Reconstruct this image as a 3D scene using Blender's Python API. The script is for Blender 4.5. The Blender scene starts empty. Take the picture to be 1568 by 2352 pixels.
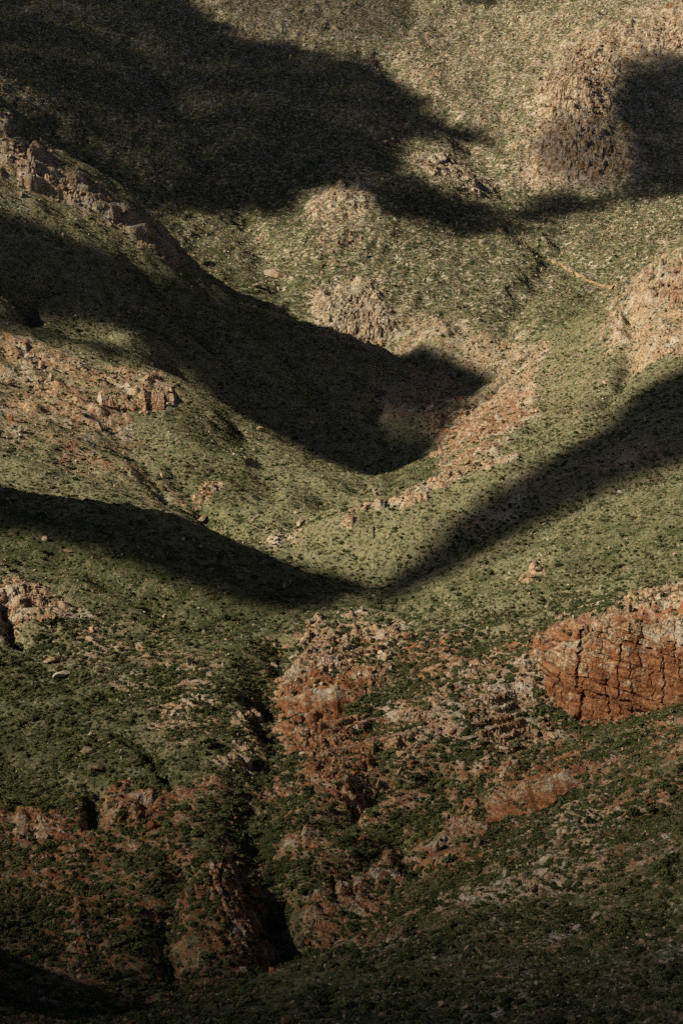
import bpy, bmesh, math, random, time
import numpy as np
from mathutils import Vector, Matrix, Euler

T0 = time.time()
R = math.radians
S = bpy.context.scene
C = S.collection
rng = np.random.default_rng(7)
random.seed(7)

# ------------------------------------------------------------------ camera
PITCH = -10.0
LENS = 70.0
cam = bpy.data.cameras.new("camera")
cam.lens = LENS
cam.sensor_fit = 'VERTICAL'
cam.sensor_height = 36.0
cam.clip_start = 1.0
cam.clip_end = 20000.0
cam_o = bpy.data.objects.new("camera", cam)
C.objects.link(cam_o)
cam_o.rotation_euler = (R(90 + PITCH), 0, 0)
S.camera = cam_o

# ------------------------------------------------------------------ sky, sun, exposure
SUN_EL, SUN_AZ = 35.0, 252.0          # azimuth clockwise from +Y: the sun stands to the left, a little behind the viewer
to_sun = Vector((math.sin(R(SUN_AZ)) * math.cos(R(SUN_EL)), math.cos(R(SUN_AZ)) * math.cos(R(SUN_EL)), math.sin(R(SUN_EL))))
world = bpy.data.worlds.new("World")
S.world = world
world.use_nodes = True
wn = world.node_tree
wn.nodes.clear()
sky = wn.nodes.new("ShaderNodeTexSky")
sky.sky_type = 'NISHITA'
sky.sun_disc = False
sky.sun_elevation = R(SUN_EL)
sky.sun_rotation = R(SUN_AZ)
sky.air_density = 0.42
sky.dust_density = 0.9
sky.ozone_density = 1.0
sky.altitude = 1800
bg = wn.nodes.new("ShaderNodeBackground")
bg.inputs[1].default_value = 0.05
wo = wn.nodes.new("ShaderNodeOutputWorld")
wn.links.new(sky.outputs[0], bg.inputs[0])
wn.links.new(bg.outputs[0], wo.inputs[0])
sun = bpy.data.lights.new("sun", 'SUN')
sun.energy = 5.0
sun.angle = R(0.5)
sun.color = (1.0, 0.90, 0.73)
sun_o = bpy.data.objects.new("sun", sun)
C.objects.link(sun_o)
sun_o.rotation_euler = to_sun.to_track_quat('Z', 'Y').to_euler()
sun_o.location = to_sun * 900
S.view_settings.view_transform = 'Standard'
S.view_settings.look = 'None'
S.view_settings.exposure = 0.72
S.view_settings.gamma = 1.0
S.view_settings.use_curve_mapping = False
S.cycles.max_bounces = 3
S.cycles.diffuse_bounces = 1
S.cycles.glossy_bounces = 1
S.cycles.transparent_max_bounces = 8
S.cycles.use_denoising = False
S.cycles.use_adaptive_sampling = True
S.cycles.adaptive_threshold = 0.03

# ------------------------------------------------------------------ small numeric helpers
TV = 18.0 / LENS
TH = TV * 682 / 1024
SP, CP = math.sin(R(PITCH)), math.cos(R(PITCH))


def P(px, py, Y=None, z=None):
    """a point of the place: the sight line of a spot in the photograph (1568 x 2352) at distance Y, or where it comes down to height z"""
    tx = TH * (px - 784) / 784
    tv = TV * (1176 - py) / 1176
    d = np.array([tx, CP - tv * SP, SP + tv * CP])
    return d * (Y / d[1] if Y is not None else z / d[2])


def project(x, y, z):
    d = y * CP + z * SP
    d = np.maximum(d, 1.0)
    v = (-y * SP + z * CP) / d
    return 784 * (1 + x / d / TH), 1176 * (1 - v / TV)


_perm = rng.permutation(4096)
_gx = rng.normal(size=4096)
_gy = rng.normal(size=4096)
_gn = np.hypot(_gx, _gy)
_gx /= _gn
_gy /= _gn


def perlin(x, y, seed=0):
    xi = np.floor(x).astype(np.int64)
    yi = np.floor(y).astype(np.int64)
    fx, fy = x - xi, y - yi
    u = fx * fx * fx * (fx * (fx * 6 - 15) + 10)
    v = fy * fy * fy * (fy * (fy * 6 - 15) + 10)

    def g(ix, iy, dx, dy):
        h = _perm[(_perm[(ix + seed * 131) & 4095] + iy) & 4095]
        return _gx[h] * dx + _gy[h] * dy
    a = g(xi, yi, fx, fy)
    b = g(xi + 1, yi, fx - 1, fy)
    c = g(xi, yi + 1, fx, fy - 1)
    d = g(xi + 1, yi + 1, fx - 1, fy - 1)
    a += u * (b - a)
    c += u * (d - c)
    return (a + v * (c - a)) * 1.5


def fbm(x, y, wl, octaves, seed=0, gain=0.5):
    s, amp, tot = 0, 1.0, 0
    for o in range(octaves):
        s = s + amp * perlin(x / wl, y / wl, seed + o)
        tot += amp
        amp *= gain
        wl *= 0.5
    return s / tot


def ridged(x, y, wl, octaves, seed=0, gain=0.5):
    s, amp, tot = 0, 1.0, 0
    for o in range(octaves):
        s = s + amp * (1 - 2 * np.abs(perlin(x / wl, y / wl, seed + o)))
        tot += amp
        amp *= gain
        wl *= 0.5
    return s / tot


def sstep(a, b, x):
    t = np.clip((x - a) / (b - a), 0, 1)
    return t * t * (3 - 2 * t)


# ------------------------------------------------------------------ the lie of the land: crests, valley lines, slopes
ctrl = []


def line(pts, step=28.0, hide=None):
    """a crest or valley line through (px, py, Y) points; hide=(dy, dz) adds the ground that drops away behind a crest"""
    w = [P(p[0], p[1], Y=p[2]) for p in pts]
    out = []
    for a, b in zip(w[:-1], w[1:]):
        n = max(1, int(np.hypot(*(b - a)[:2]) / step))
        for k in range(n):
            out.append(a + (b - a) * k / n)
    out.append(w[-1])
    ctrl.extend(out)
    if hide:
        for q in out:
            ctrl.append(q + np.array([0.0, hide[0], hide[1]]))


def zl(pts):
    """valley line by height"""
    return [(p[0], p[1], P(p[0], p[1], z=p[2])[1]) for p in pts]


# the viewer's own hillside
for x in (-400, -200, 0, 200, 400):
    for y, z in ((0, -4), (90, -75), (190, -140), (290, -190)):
        ctrl.append(np.array([x, y, z + abs(x) * 0.02]))
# near spur
line([(330, 2400, 385), (480, 2312, 420), (600, 2252, 432), (690, 2214, 440), (860, 2145, 452), (1050, 2070, 470), (1300, 1985, 492), (1568, 1895, 512), (1750, 1840, 525)])
for a in ((690, 2214, 440), (480, 2312, 420), (860, 2145, 452)):
    q = P(a[0], a[1], Y=a[2]); ctrl.append(q + np.array([-4, 25, -16])); ctrl.append(q + np.array([-6, 42, -22]))
for a in ((600, 2400, 380), (900, 2352, 385), (1250, 2352, 380), (1568, 2352, 372), (1250, 2180, 425), (1568, 2150, 430), (1750, 2352, 365)):
    ctrl.append(P(a[0], a[1], Y=a[2]))
# gully
gul = zl([(690, 2260, -214), (672, 2190, -207), (648, 2100, -201), (596, 1985, -194), (590, 1880, -189), (610, 1760, -184), (615, 1620, -179), (615, 1530, -175), (650, 1468, -172), (750, 1415, -170), (850, 1366, -168)])
line(gul, 20)
# left of the gully
for a in ((0, 2352, 445), (250, 2352, 450), (500, 2300, 470), (0, 2150, 500), (250, 2150, 500), (500, 2150, 500), (560, 2080, 508), (120, 1960, 545), (350, 1980, 538), (520, 1960, 535), (0, 1860, 575),
          (200, 1900, 562), (450, 1840, 572), (0, 1700, 630), (250, 1700, 625), (450, 1700, 620), (0, 1500, 690), (200, 1520, 685), (400, 1560, 672), (540, 1560, 672),
          (0, 1320, 745), (200, 1370, 735), (400, 1430, 728), (600, 1440, 735), (-200, 2352, 450), (-200, 2000, 530), (-200, 1700, 625), (-200, 1300, 730)):
    ctrl.append(P(a[0], a[1], Y=a[2]))
# right of the gully: the rocky lower right hillside up to the grass slope
for a in ((760, 2050, 525), (740, 1900, 562), (720, 1750, 610), (720, 1600, 660), (780, 1500, 700), (900, 2000, 535), (950, 1800, 590), (900, 1600, 655), (950, 1450, 715), (1150, 1950, 535), (1150, 1750, 592),
          (1150, 1550, 655), (1150, 1400, 712), (1350, 1850, 548), (1330, 1690, 612), (1250, 1480, 672), (1350, 1350, 715), (1568, 1760, 556), (1568, 1640, 604), (1568, 1370, 676), (1568, 1240, 735),
          (1750, 1700, 560), (1750, 1300, 690), (1750, 1120, 750)):
    ctrl.append(P(a[0], a[1], Y=a[2]))
# cliffs: foot and brow close together
line([(1215, 1520, 652), (1330, 1470, 648), (1450, 1430, 645), (1600, 1400, 641)], 12)
line([(1255, 1598, 641), (1330, 1655, 630), (1470, 1640, 627), (1600, 1604, 625)], 12)
line([(645, 1605, 662), (740, 1572, 664), (832, 1562, 668)], 10)
line([(655, 1650, 655), (740, 1664, 652), (835, 1612, 660)], 10)
line([(1100, 1850, 571), (1200, 1803, 577), (1345, 1768, 577)], 10)
line([(1110, 1882, 566), (1200, 1868, 565), (1310, 1832, 568)], 10)
line([(1050, 1660, 622), (1150, 1620, 634), (1260, 1650, 632)], 14)
line([(1070, 1745, 602), (1150, 1755, 600), (1240, 1775, 596)], 14)
# crest of the grass slope; the shaded side ravine lies behind it
line([(860, 1374, 764), (1000, 1320, 768), (1150, 1250, 774), (1350, 1170, 782), (1568, 1090, 792), (1750, 1030, 800)], hide=(34, -9))
# left ridge in front of the second valley
line([(-200, 1120, 830), (0, 1135, 815), (200, 1165, 805), (400, 1205, 800), (500, 1245, 795), (600, 1290, 788), (700, 1326, 780), (850, 1363, 768)], hide=(30, -9))
for a in ((0, 1230, 775), (250, 1260, 775), (500, 1340, 762), (700, 1390, 752)):
    ctrl.append(P(a[0], a[1], Y=a[2]))
# second valley
line(zl([(560, 1264, -169), (690, 1236, -166), (780, 1200, -164), (850, 1150, -160), (868, 1108, -157), (1000, 1048, -150), (1085, 935, -141), (1150, 870, -131), (1200, 828, -124), (1240, 790, -117)]), 22)
line([(780, 1203, 842), (900, 1165, 852), (1000, 1130, 862), (1130, 1075, 880), (1250, 1030, 895), (1400, 960, 915), (1568, 870, 940)])
for a in ((900, 1270, 815), (1050, 1220, 818), (1250, 1120, 832), (1450, 1030, 848), (1568, 980, 858), (1750, 900, 870),
          (1030, 1080, 945), (1100, 990, 1010), (1200, 900, 1075), (1300, 850, 1080), (1300, 950, 985), (1450, 800, 1050), (1568, 720, 1060), (1750, 700, 1000)):
    ctrl.append(P(a[0], a[1], Y=a[2]))
# right-hand crest against the far slope
line([(1245, 790, 1190), (1310, 740, 1180), (1385, 705, 1165), (1412, 662, 1160), (1500, 602, 1150), (1568, 552, 1145), (1750, 470, 1130)], hide=(70, -26))
# left hillside in the sun and its crest
line([(-200, 560, 1110), (0, 690, 1090), (200, 790, 1075), (400, 872, 1058), (520, 932, 1040), (600, 985, 1022), (700, 1036, 1000), (840, 1094, 968)], hide=(40, -11))
for a in ((0, 1090, 880), (0, 950, 950), (0, 820, 1020), (200, 1120, 880), (200, 960, 965), (350, 1150, 880), (400, 1000, 965), (460, 1165, 900), (560, 1100, 930), (560, 1010, 990), (650, 1160, 890), (740, 1110, 930), (760, 1170, 870), (-200, 900, 960)):
    ctrl.append(P(a[0], a[1], Y=a[2]))
# shaded ridge
line([(-200, 60, 1270), (0, 236, 1262), (60, 292, 1260), (130, 345, 1258), (236, 416, 1256), (300, 462, 1254), (430, 598, 1250), (560, 690, 1252), (700, 756, 1256), (860, 802, 1256), (980, 858, 1240), (1060, 905, 1200)], hide=(75, -26))
for a in ((0, 450, 1195), (120, 500, 1200), (250, 560, 1200), (0, 600, 1140), (200, 640, 1155), (300, 760, 1110), (450, 760, 1170), (600, 850, 1155), (600, 950, 1095), (750, 900, 1150), (760, 1020, 1060), (900, 900, 1170), (900, 1020, 1060), (980, 960, 1110)):
    ctrl.append(P(a[0], a[1], Y=a[2]))
# far slope
for a in ((400, 550, 1560), (560, 660, 1480), (520, 520, 1660), (700, 730, 1415), (640, 600, 1570), (720, 585, 1570), (800, 640, 1500), (780, 540, 1600), (830, 560, 1590), (760, 450, 1690), (850, 460, 1700), (700, 500, 1690),
          (860, 770, 1370), (950, 700, 1430), (950, 600, 1560), (1000, 800, 1330), (1100, 860, 1275), (1100, 740, 1400), (1100, 620, 1545), (1230, 770, 1330), (1300, 690, 1440), (1250, 620, 1560), (1000, 520, 1690),
          (1050, 470, 1760), (1568, 500, 1700), (1450, 560, 1640), (1300, 560, 1680), (1400, 480, 1800), (1250, 440, 1870), (1568, 430, 1830), (1750, 450, 1700)):
    ctrl.append(P(a[0], a[1], Y=a[2]))
line([(1420, 670, 1500), (1300, 600, 1600), (1180, 532, 1730), (1100, 478, 1790), (1040, 430, 1830)])
# far mountain
for a in ((0, 200, 1800), (0, 120, 2000), (0, 0, 2300), (200, 400, 1700), (200, 250, 1900), (200, 100, 2150), (350, 460, 1680), (400, 330, 1870), (400, 180, 2080), (400, 0, 2400), (600, 430, 1760), (600, 300, 1930), (600, 150, 2170),
          (600, 0, 2450), (800, 330, 1880), (800, 200, 2080), (800, 60, 2340), (950, 380, 1850), (980, 300, 1980), (950, 180, 2160), (1000, 0, 2500), (1150, 330, 1970), (1120, 220, 2130), (1150, 100, 2350), (1200, 0, 2500), (1240, 380, 1910),
          (1230, 260, 2040), (1300, 320, 1900), (1330, 180, 2040), (1380, 60, 2250), (1400, 0, 2380), (1400, 380, 1880), (1460, 180, 2130), (1460, 300, 2000), (1568, 130, 2160), (1568, 260, 2030), (1568, 0, 2350), (-200, 60, 1900), (-200, -60, 2300),
          (1750, 300, 1900), (1750, 0, 2200)):
    ctrl.append(P(a[0], a[1], Y=a[2]))
for x in (-700, -350, 0, 350, 700):
    for y, z in ((2800, 275), (3300, 330), (4200, 340)):
        ctrl.append(np.array([x, y, z]))
for s in (-1, 1):
    for y in (400, 800, 1200, 1600, 2100, 2600):
        ctrl.append(np.array([s * (y * 0.30 + 60), y, (-40 if s > 0 else -125) + y * 0.075]))
        ctrl.append(np.array([s * (y * 0.55 + 120), y, (60 if s > 0 else -150) + y * 0.08]))
ctrl = np.array(ctrl)
_k = np.unique(np.round(ctrl[:, :2] / 6), axis=0, return_index=True)[1]
ctrl = ctrl[np.sort(_k)]


def rbf_fit(p, z, reg=0.02):
    n = len(p)
    d = np.hypot(p[:, None, 0] - p[None, :, 0], p[:, None, 1] - p[None, :, 1]) / 100
    A = np.zeros((n + 3, n + 3))
    A[:n, :n] = -d ** 1.35 + np.eye(n) * reg
    A[:n, n] = A[n, :n] = 1
    A[:n, n + 1] = A[n + 1, :n] = p[:, 0] / 1000
    A[:n, n + 2] = A[n + 2, :n] = p[:, 1] / 1000
    return np.linalg.solve(A, np.concatenate([z, np.zeros(3)]))


def rbf_eval(w, p, x, y):
    n = len(p)
    out = np.empty(x.size)
    xf, yf = x.ravel(), y.ravel()
    for i in range(0, xf.size, 20000):
        s = slice(i, i + 20000)
        d2 = (xf[s, None] - p[None, :, 0]) ** 2 + (yf[s, None] - p[None, :, 1]) ** 2
        out[s] = -((d2 * 1e-4) ** 0.675) @ w[:n] + w[n] + w[n + 1] * xf[s] / 1000 + w[n + 2] * yf[s] / 1000
    return out.reshape(x.shape)


RW = rbf_fit(ctrl[:, :2], ctrl[:, 2])

# a sheet of ground, finest where it is close and in the middle, reaching well past the frame on all sides
az_in = np.radians(np.linspace(-13.2, 13.2, 700))
az_out = np.radians(13.2 + 27 * (np.arange(1, 45) / 44.0) ** 1.6)
AZ = np.concatenate([-az_out[::-1], az_in, az_out])
rr_in = np.exp(np.linspace(math.log(355), math.log(2750), 1160))
RR = np.concatenate([np.linspace(8, 350, 40), rr_in, np.linspace(2790, 3400, 20)])
NA, NR = len(AZ), len(RR)


def coarse(a, f):
    idx = np.unique(np.concatenate([np.arange(0, len(a), f), [len(a) - 1]]))
    return idx


ia, ir = coarse(AZ, 4), coarse(RR, 4)
gx = RR[ir][:, None] * np.sin(AZ[ia])[None]
gy = RR[ir][:, None] * np.cos(AZ[ia])[None]
gz = rbf_eval(RW, ctrl[:, :2], gx, gy)


def upsample(g):
    t = np.array([np.interp(np.arange(NR), ir, g[:, k]) for k in range(g.shape[1])]).T
    return np.array([np.interp(np.arange(NA), ia, t[k]) for k in range(NR)])


X = RR[:, None] * np.sin(AZ)[None]
Y = RR[:, None] * np.cos(AZ)[None]
Z = upsample(gz)
RAD = np.repeat(RR[:, None], NA, 1)
print("base land", time.time() - T0)
# ------------------------------------------------------------------ what grows and what is bare rock
MW, MH = 392, 588
_my, _mx = np.mgrid[0:MH, 0:MW]
_mx = _mx * 4.0 + 2
_my = _my * 4.0 + 2


def inside(poly, x, y):
    r = np.zeros(x.shape, bool)
    n = len(poly)
    for k in range(n):
        x0, y0 = poly[k]
        x1, y1 = poly[(k + 1) % n]
        if y0 == y1:
            continue
        c = (y0 > y) != (y1 > y)
        r ^= c & (x < (x1 - x0) * (y - y0) / (y1 - y0) + x0)
    return r


def blur(a, px):
    """three box blurs, radius in photograph pixels"""
    k = max(1, int(round(px / 4)))
    for _ in range(3):
        for ax in (0, 1):
            p = np.pad(a, [(k + 1, k) if i == ax else (0, 0) for i in (0, 1)], mode='edge').cumsum(ax)
            n = a.shape[ax]
            hi = np.take(p, np.arange(2 * k + 1, 2 * k + 1 + n), ax)
            lo = np.take(p, np.arange(0, n), ax)
            a = (hi - lo) / (2 * k + 1)
    return a


def paint(entries):
    m = np.zeros((MH, MW))
    for poly, val, soft in entries:
        f = blur(inside(poly, _mx, _my).astype(float), soft)
        m = m * (1 - f) + val * f
    return m


def look(m, px, py):
    u = np.clip((px - 2) / 4, 0, MW - 1.001)
    v = np.clip((py - 2) / 4, 0, MH - 1.001)
    i, j = v.astype(int), u.astype(int)
    fv, fu = v - i, u - j
    return (m[i, j] * (1 - fv) + m[i + 1, j] * fv) * (1 - fu) + (m[i, j + 1] * (1 - fv) + m[i + 1, j + 1] * fv) * fu


ALL = [(-9, -9), (1600, -9), (1600, 2400), (-9, 2400)]
ROCK = paint([
    (ALL, .16, 4),
    ([(0, 0), (1568, 0), (1568, 450), (1150, 450), (900, 450), (400, 420), (0, 130)], .44, 30),
    ([(860, 60), (1250, 30), (1568, 0), (1568, 430), (1200, 430), (1120, 330), (1000, 250)], .60, 24),          # far mountain
    ([(380, -20), (920, -20), (930, 110), (760, 130), (560, 110), (430, 40)], .55, 14),
    ([(880, 90), (1000, 80), (1130, 230), (1150, 340), (1080, 260), (950, 200)], .60, 14),
    ([(1180, 430), (1230, 300), (1240, 180), (1330, 90), (1450, 50), (1590, -20), (1590, 130), (1430, 160), (1400, 300), (1520, 400), (1400, 440)], 1.15, 12),
    ([(935, 350), (1020, 350), (1150, 430), (1130, 465), (1010, 430)], .95, 10),
    ([(0, 165), (130, 220), (260, 300), (400, 430), (330, 400), (180, 310), (0, 230)], .45, 10),
    ([(0, 268), (60, 325), (150, 390), (300, 480), (430, 603), (405, 625), (300, 565), (200, 505), (80, 450), (0, 410)], 1.2, 6),
    ([(0, 420), (120, 480), (230, 520), (300, 640), (330, 800), (200, 740), (0, 720)], .45, 16),
    ([(695, 470), (770, 425), (850, 435), (880, 520), (830, 580), (740, 585)], 1.05, 8),
    ([(700, 660), (860, 590), (960, 640), (1000, 720), (1200, 770), (1235, 800), (1120, 885), (870, 800), (720, 760)], .85, 12),
    ([(450, 520), (850, 500), (1250, 470), (1568, 430), (1568, 580), (1300, 680), (1100, 760), (700, 700)], .36, 20),
    ([(720, 690), (860, 650), (910, 790), (870, 810), (720, 765)], 1.25, 8),
    ([(1000, 1115), (1000, 1000), (1090, 915), (1240, 790), (1290, 830), (1250, 950), (1150, 1050)], .9, 8),
    ([(1230, 830), (1420, 760), (1420, 900), (1250, 1010)], .45, 16),
    ([(1380, 740), (1400, 680), (1500, 600), (1590, 545), (1590, 830), (1450, 860), (1390, 810)], .95, 14),
    ([(855, 900), (1000, 850), (1085, 905), (1065, 960), (990, 1025), (860, 965)], .85, 8),
    ([(780, 1205), (900, 1160), (1000, 1125), (1200, 1045), (1205, 1058), (1000, 1142), (900, 1178), (790, 1215)], 1.35, 4),
    ([(0, 745), (100, 800), (220, 830), (410, 890), (410, 945), (320, 955), (330, 1010), (150, 1070), (0, 1000)], .85, 10),
    ([(0, 960), (330, 1000), (400, 1100), (470, 1185), (350, 1170), (130, 1075), (0, 1010)], .6, 10),
    ([(425, 1150), (490, 1095), (505, 1120), (470, 1175)], .85, 5),
    ([(560, 1225), (720, 1215), (700, 1265), (600, 1268)], .6, 6),
    ([(1000, 1230), (1200, 1120), (1568, 930), (1568, 1020), (1250, 1170), (1080, 1260)], .5, 12),
    ([(1180, 1335), (1250, 1295), (1260, 1320), (1195, 1350)], .8, 5),
    ([(0, 1330), (120, 1350), (300, 1450), (520, 1560), (530, 1760), (420, 1750), (250, 1560), (100, 1480), (0, 1500)], .5, 16),
    ([(0, 1340), (110, 1360), (120, 1420), (0, 1440)], .8, 6),
    ([(0, 1870), (560, 1800), (640, 2000), (680, 2200), (380, 2360), (0, 2360)], .54, 14),
    ([(560, 1480), (1568, 1420), (1568, 2000), (690, 2214), (600, 1900)], .54, 20),
    ([(0, 1550), (250, 1600), (300, 1800), (0, 1860)], .16, 20),
    ([(1050, 2100), (1568, 1900), (1568, 2352), (1100, 2352)], .33, 30),
    ([(0, 1865), (110, 1885), (160, 1930), (60, 1945), (0, 1930)], .9, 6),
    ([(230, 1850), (350, 1815), (410, 1830), (380, 1900), (330, 1935), (240, 1900)], .9, 6),
    ([(465, 1985), (540, 1950), (565, 2050), (530, 2085), (480, 2055)], .95, 5),
    ([(165, 2140), (200, 2095), (225, 2180), (175, 2265)], .9, 5),
    ([(490, 2140), (590, 2080), (650, 2190), (640, 2235), (540, 2250)], .75, 8),
    ([(640, 1540), (700, 1465), (950, 1425), (945, 1485), (860, 1565), (835, 1610), (740, 1665), (650, 1645)], .88, 7),
    ([(900, 1640), (1000, 1575), (1150, 1490), (1235, 1590), (1295, 1700), (1240, 1785), (1050, 1755), (905, 1745)], .8, 8),
    ([(640, 1650), (740, 1660), (870, 1640), (875, 1800), (790, 1880), (690, 1795), (645, 1720)], .85, 7),
    ([(1210, 1510), (1330, 1430), (1590, 1345), (1590, 1600), (1470, 1645), (1330, 1660), (1250, 1595)], 1.0, 6),
    ([(1095, 1845), (1200, 1798), (1355, 1765), (1310, 1835), (1200, 1872), (1105, 1885)], 1.0, 5),
    ([(495, 1780), (545, 1680), (580, 1595), (608, 1650), (592, 1745), (520, 1795)], .95, 5),
    ([(975, 2005), (1015, 1880), (1070, 1845), (1125, 1900), (1055, 2015)], .9, 6),
    ([(685, 2180), (690, 2080), (760, 2015), (900, 1945), (935, 1990), (835, 2100), (780, 2165)], .85, 7),
    ([(700, 1960), (745, 1870), (790, 1880), (760, 1970)], .8, 6),
    ([(1000, 2095), (1130, 2010), (1180, 1950), (1290, 1865), (1395, 1880), (1395, 1990), (1290, 2060)], .72, 8),
    ([(1200, 2140), (1568, 1950), (1568, 2050), (1250, 2190)], .4, 14),
])
RED = paint([
    (ALL, .14, 4),
    ([(0, 745), (100, 800), (410, 880), (420, 950), (330, 1010), (480, 1180), (350, 1180), (0, 1050)], .52, 14),
    ([(0, 268), (430, 603), (405, 630), (200, 520), (0, 430)], .42, 8),
    ([(860, 80), (1000, 80), (1150, 260), (1160, 420), (1000, 400)], .36, 20),
    ([(700, 640), (900, 640), (1000, 720), (1230, 800), (1100, 890), (720, 770)], .36, 14),
    ([(1490, 640), (1568, 590), (1590, 720), (1500, 740)], .5, 10),
    ([(1180, 430), (1230, 300), (1240, 180), (1330, 90), (1450, 50), (1590, -20), (1590, 130), (1430, 160), (1400, 300), (1520, 400), (1400, 440)], .66, 12),
    ([(0, 360), (120, 440), (230, 520), (200, 560), (0, 450)], .5, 10),
    ([(860, 900), (1000, 850), (1085, 905), (1065, 960), (990, 1025), (860, 965)], .5, 8),
    ([(720, 540), (830, 540), (860, 620), (720, 590)], .62, 8),
    ([(790, 660), (870, 670), (840, 720), (790, 700)], .45, 8),
    ([(1000, 1115), (1000, 1000), (1090, 940), (1200, 900), (1210, 980), (1130, 1050)], .62, 10),
    ([(200, 870), (410, 890), (410, 945), (250, 940)], .45, 8),
    ([(100, 1045), (175, 1035), (165, 1075), (105, 1078)], .9, 4),
    ([(425, 1150), (490, 1095), (505, 1120), (470, 1175)], .5, 5),
    ([(560, 1480), (1568, 1420), (1568, 2000), (690, 2214), (600, 1900)], .72, 20),
    ([(0, 1340), (520, 1480), (560, 1780), (250, 1560), (0, 1500)], .45, 20),
    ([(0, 1820), (680, 1800), (680, 2360), (0, 2360)], .82, 20),
    ([(640, 1480), (900, 1450), (870, 1560), (640, 1640)], .45, 12),
    ([(640, 1600), (740, 1560), (835, 1560), (835, 1610), (740, 1668), (645, 1650)], .95, 5),
    ([(640, 1650), (740, 1660), (870, 1640), (875, 1800), (790, 1880), (690, 1795), (645, 1720)], .8, 8),
    ([(900, 1640), (1000, 1575), (1150, 1490), (1235, 1590), (1295, 1700), (1240, 1785), (1050, 1755), (905, 1745)], .5, 12),
    ([(1205, 1515), (1330, 1470), (1590, 1380), (1590, 1600), (1470, 1645), (1330, 1660), (1250, 1595)], .85, 8),
    ([(1095, 1845), (1200, 1798), (1355, 1765), (1310, 1835), (1200, 1872), (1105, 1885)], .95, 5),
    ([(975, 2005), (1015, 1880), (1070, 1845), (1125, 1900), (1055, 2015)], .65, 6),
    ([(685, 2180), (690, 2060), (760, 2015), (900, 1945), (935, 1990), (835, 2100), (780, 2165)], .65, 8),
    ([(1000, 2095), (1130, 2010), (1180, 1950), (1290, 1865), (1395, 1880), (1395, 1990), (1290, 2060)], .15, 8),
])
LUSH = paint([                                       # 0 dry straw, 1 fresh dark green
    (ALL, .26, 4),
    ([(0, 0), (1568, 0), (1568, 800), (0, 800)], .46, 30),
    ([(330, 500), (720, 490), (720, 760), (430, 620)], .46, 30),
    ([(1000, 560), (1400, 640), (1230, 790), (1000, 700)], .4, 30),
    ([(0, 1000), (400, 1000), (700, 1160), (500, 1240), (0, 1100)], .36, 20),
    ([(400, 930), (560, 960), (560, 1240), (440, 1160), (400, 1020)], .55, 20),
    ([(880, 1100), (1000, 1050), (1010, 1120), (870, 1160)], .65, 10),
    ([(0, 1130), (600, 1290), (860, 1370), (650, 1490), (600, 1560), (0, 1340)], .7, 30),
    ([(860, 1380), (1568, 1110), (1568, 1340), (950, 1440), (650, 1480)], .55, 30),
    ([(0, 1480), (560, 1560), (640, 1480), (1568, 1480), (1568, 2360), (0, 2360)], .62, 30),
    ([(380, 2352), (690, 2214), (1050, 2070), (1568, 1895), (1568, 2352)], .72, 20),
])
BUSH = paint([                                       # how thick the shrubs stand
    (ALL, .30, 4),
    ([(0, 0), (1568, 0), (1568, 450), (0, 450)], .22, 30),
    ([(330, 500), (720, 490), (720, 760), (430, 620)], .14, 30),
    ([(400, 930), (560, 960), (620, 1180), (440, 1160)], .6, 20),
    ([(470, 1190), (700, 1200), (690, 1250), (560, 1262)], .75, 12),
    ([(1240, 1040), (1568, 880), (1568, 1000), (860, 1380), (1000, 1260)], .5, 16),
    ([(860, 1380), (1568, 1110), (1568, 1330), (950, 1430), (650, 1470)], .25, 20),
    ([(0, 1450), (560, 1500), (640, 1480), (1568, 1400), (1568, 2360), (0, 2360)], .66, 30),
    ([(560, 1560), (640, 1480), (650, 1560), (620, 1620), (640, 1730), (700, 1800), (790, 1880), (700, 1960), (690, 2060), (690, 2200), (640, 2200), (580, 2000), (480, 1850), (560, 1790), (620, 1700)], .95, 10),
    ([(860, 1560), (1100, 1450), (1200, 1430), (1000, 1570), (890, 1650), (830, 1640)], .8, 10),
    ([(860, 1800), (1000, 1780), (1090, 1830), (1000, 1880), (960, 1990), (880, 1960), (780, 2020), (760, 1970)], .75, 10),
    ([(1230, 1600), (1330, 1660), (1470, 1650), (1590, 1600), (1590, 1660), (1350, 1700), (1300, 1700)], 1.0, 8),
    ([(1100, 1880), (1320, 1830), (1350, 1850), (1150, 1960), (1060, 2010)], .8, 10),
    ([(380, 2352), (690, 2214), (1050, 2070), (1568, 1895), (1568, 2352)], .40, 20),
    ([(0, 1560), (260, 1620), (300, 1800), (0, 1860)], .55, 20),
])

PX, PY = project(X, Y, Z)


def seen(z):
    """True where the ground is in plain sight of the viewpoint"""
    t = z / RAD
    m = np.maximum.accumulate(t, axis=0)
    v = np.ones_like(t, bool)
    v[1:] = t[1:] >= m[:-1] - 0.002
    return v


VIS = seen(Z)
_ws = np.clip(700 / RAD, .35, 1.4)
wx = PX + 75 * fbm(X, Y, 24.0, 4, 40, .65) * _ws
wy = PY + 75 * fbm(X, Y, 24.0, 4, 50, .65) * _ws
vis_soft = VIS.astype(float)
rock = look(ROCK, wx, wy) * vis_soft + (1 - vis_soft) * .3
red = look(RED, wx, wy) * vis_soft + (1 - vis_soft) * .2
lush = look(LUSH, wx, wy) * vis_soft + (1 - vis_soft) * .5
bush = look(BUSH, wx, wy) * vis_soft + (1 - vis_soft) * .35

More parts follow.
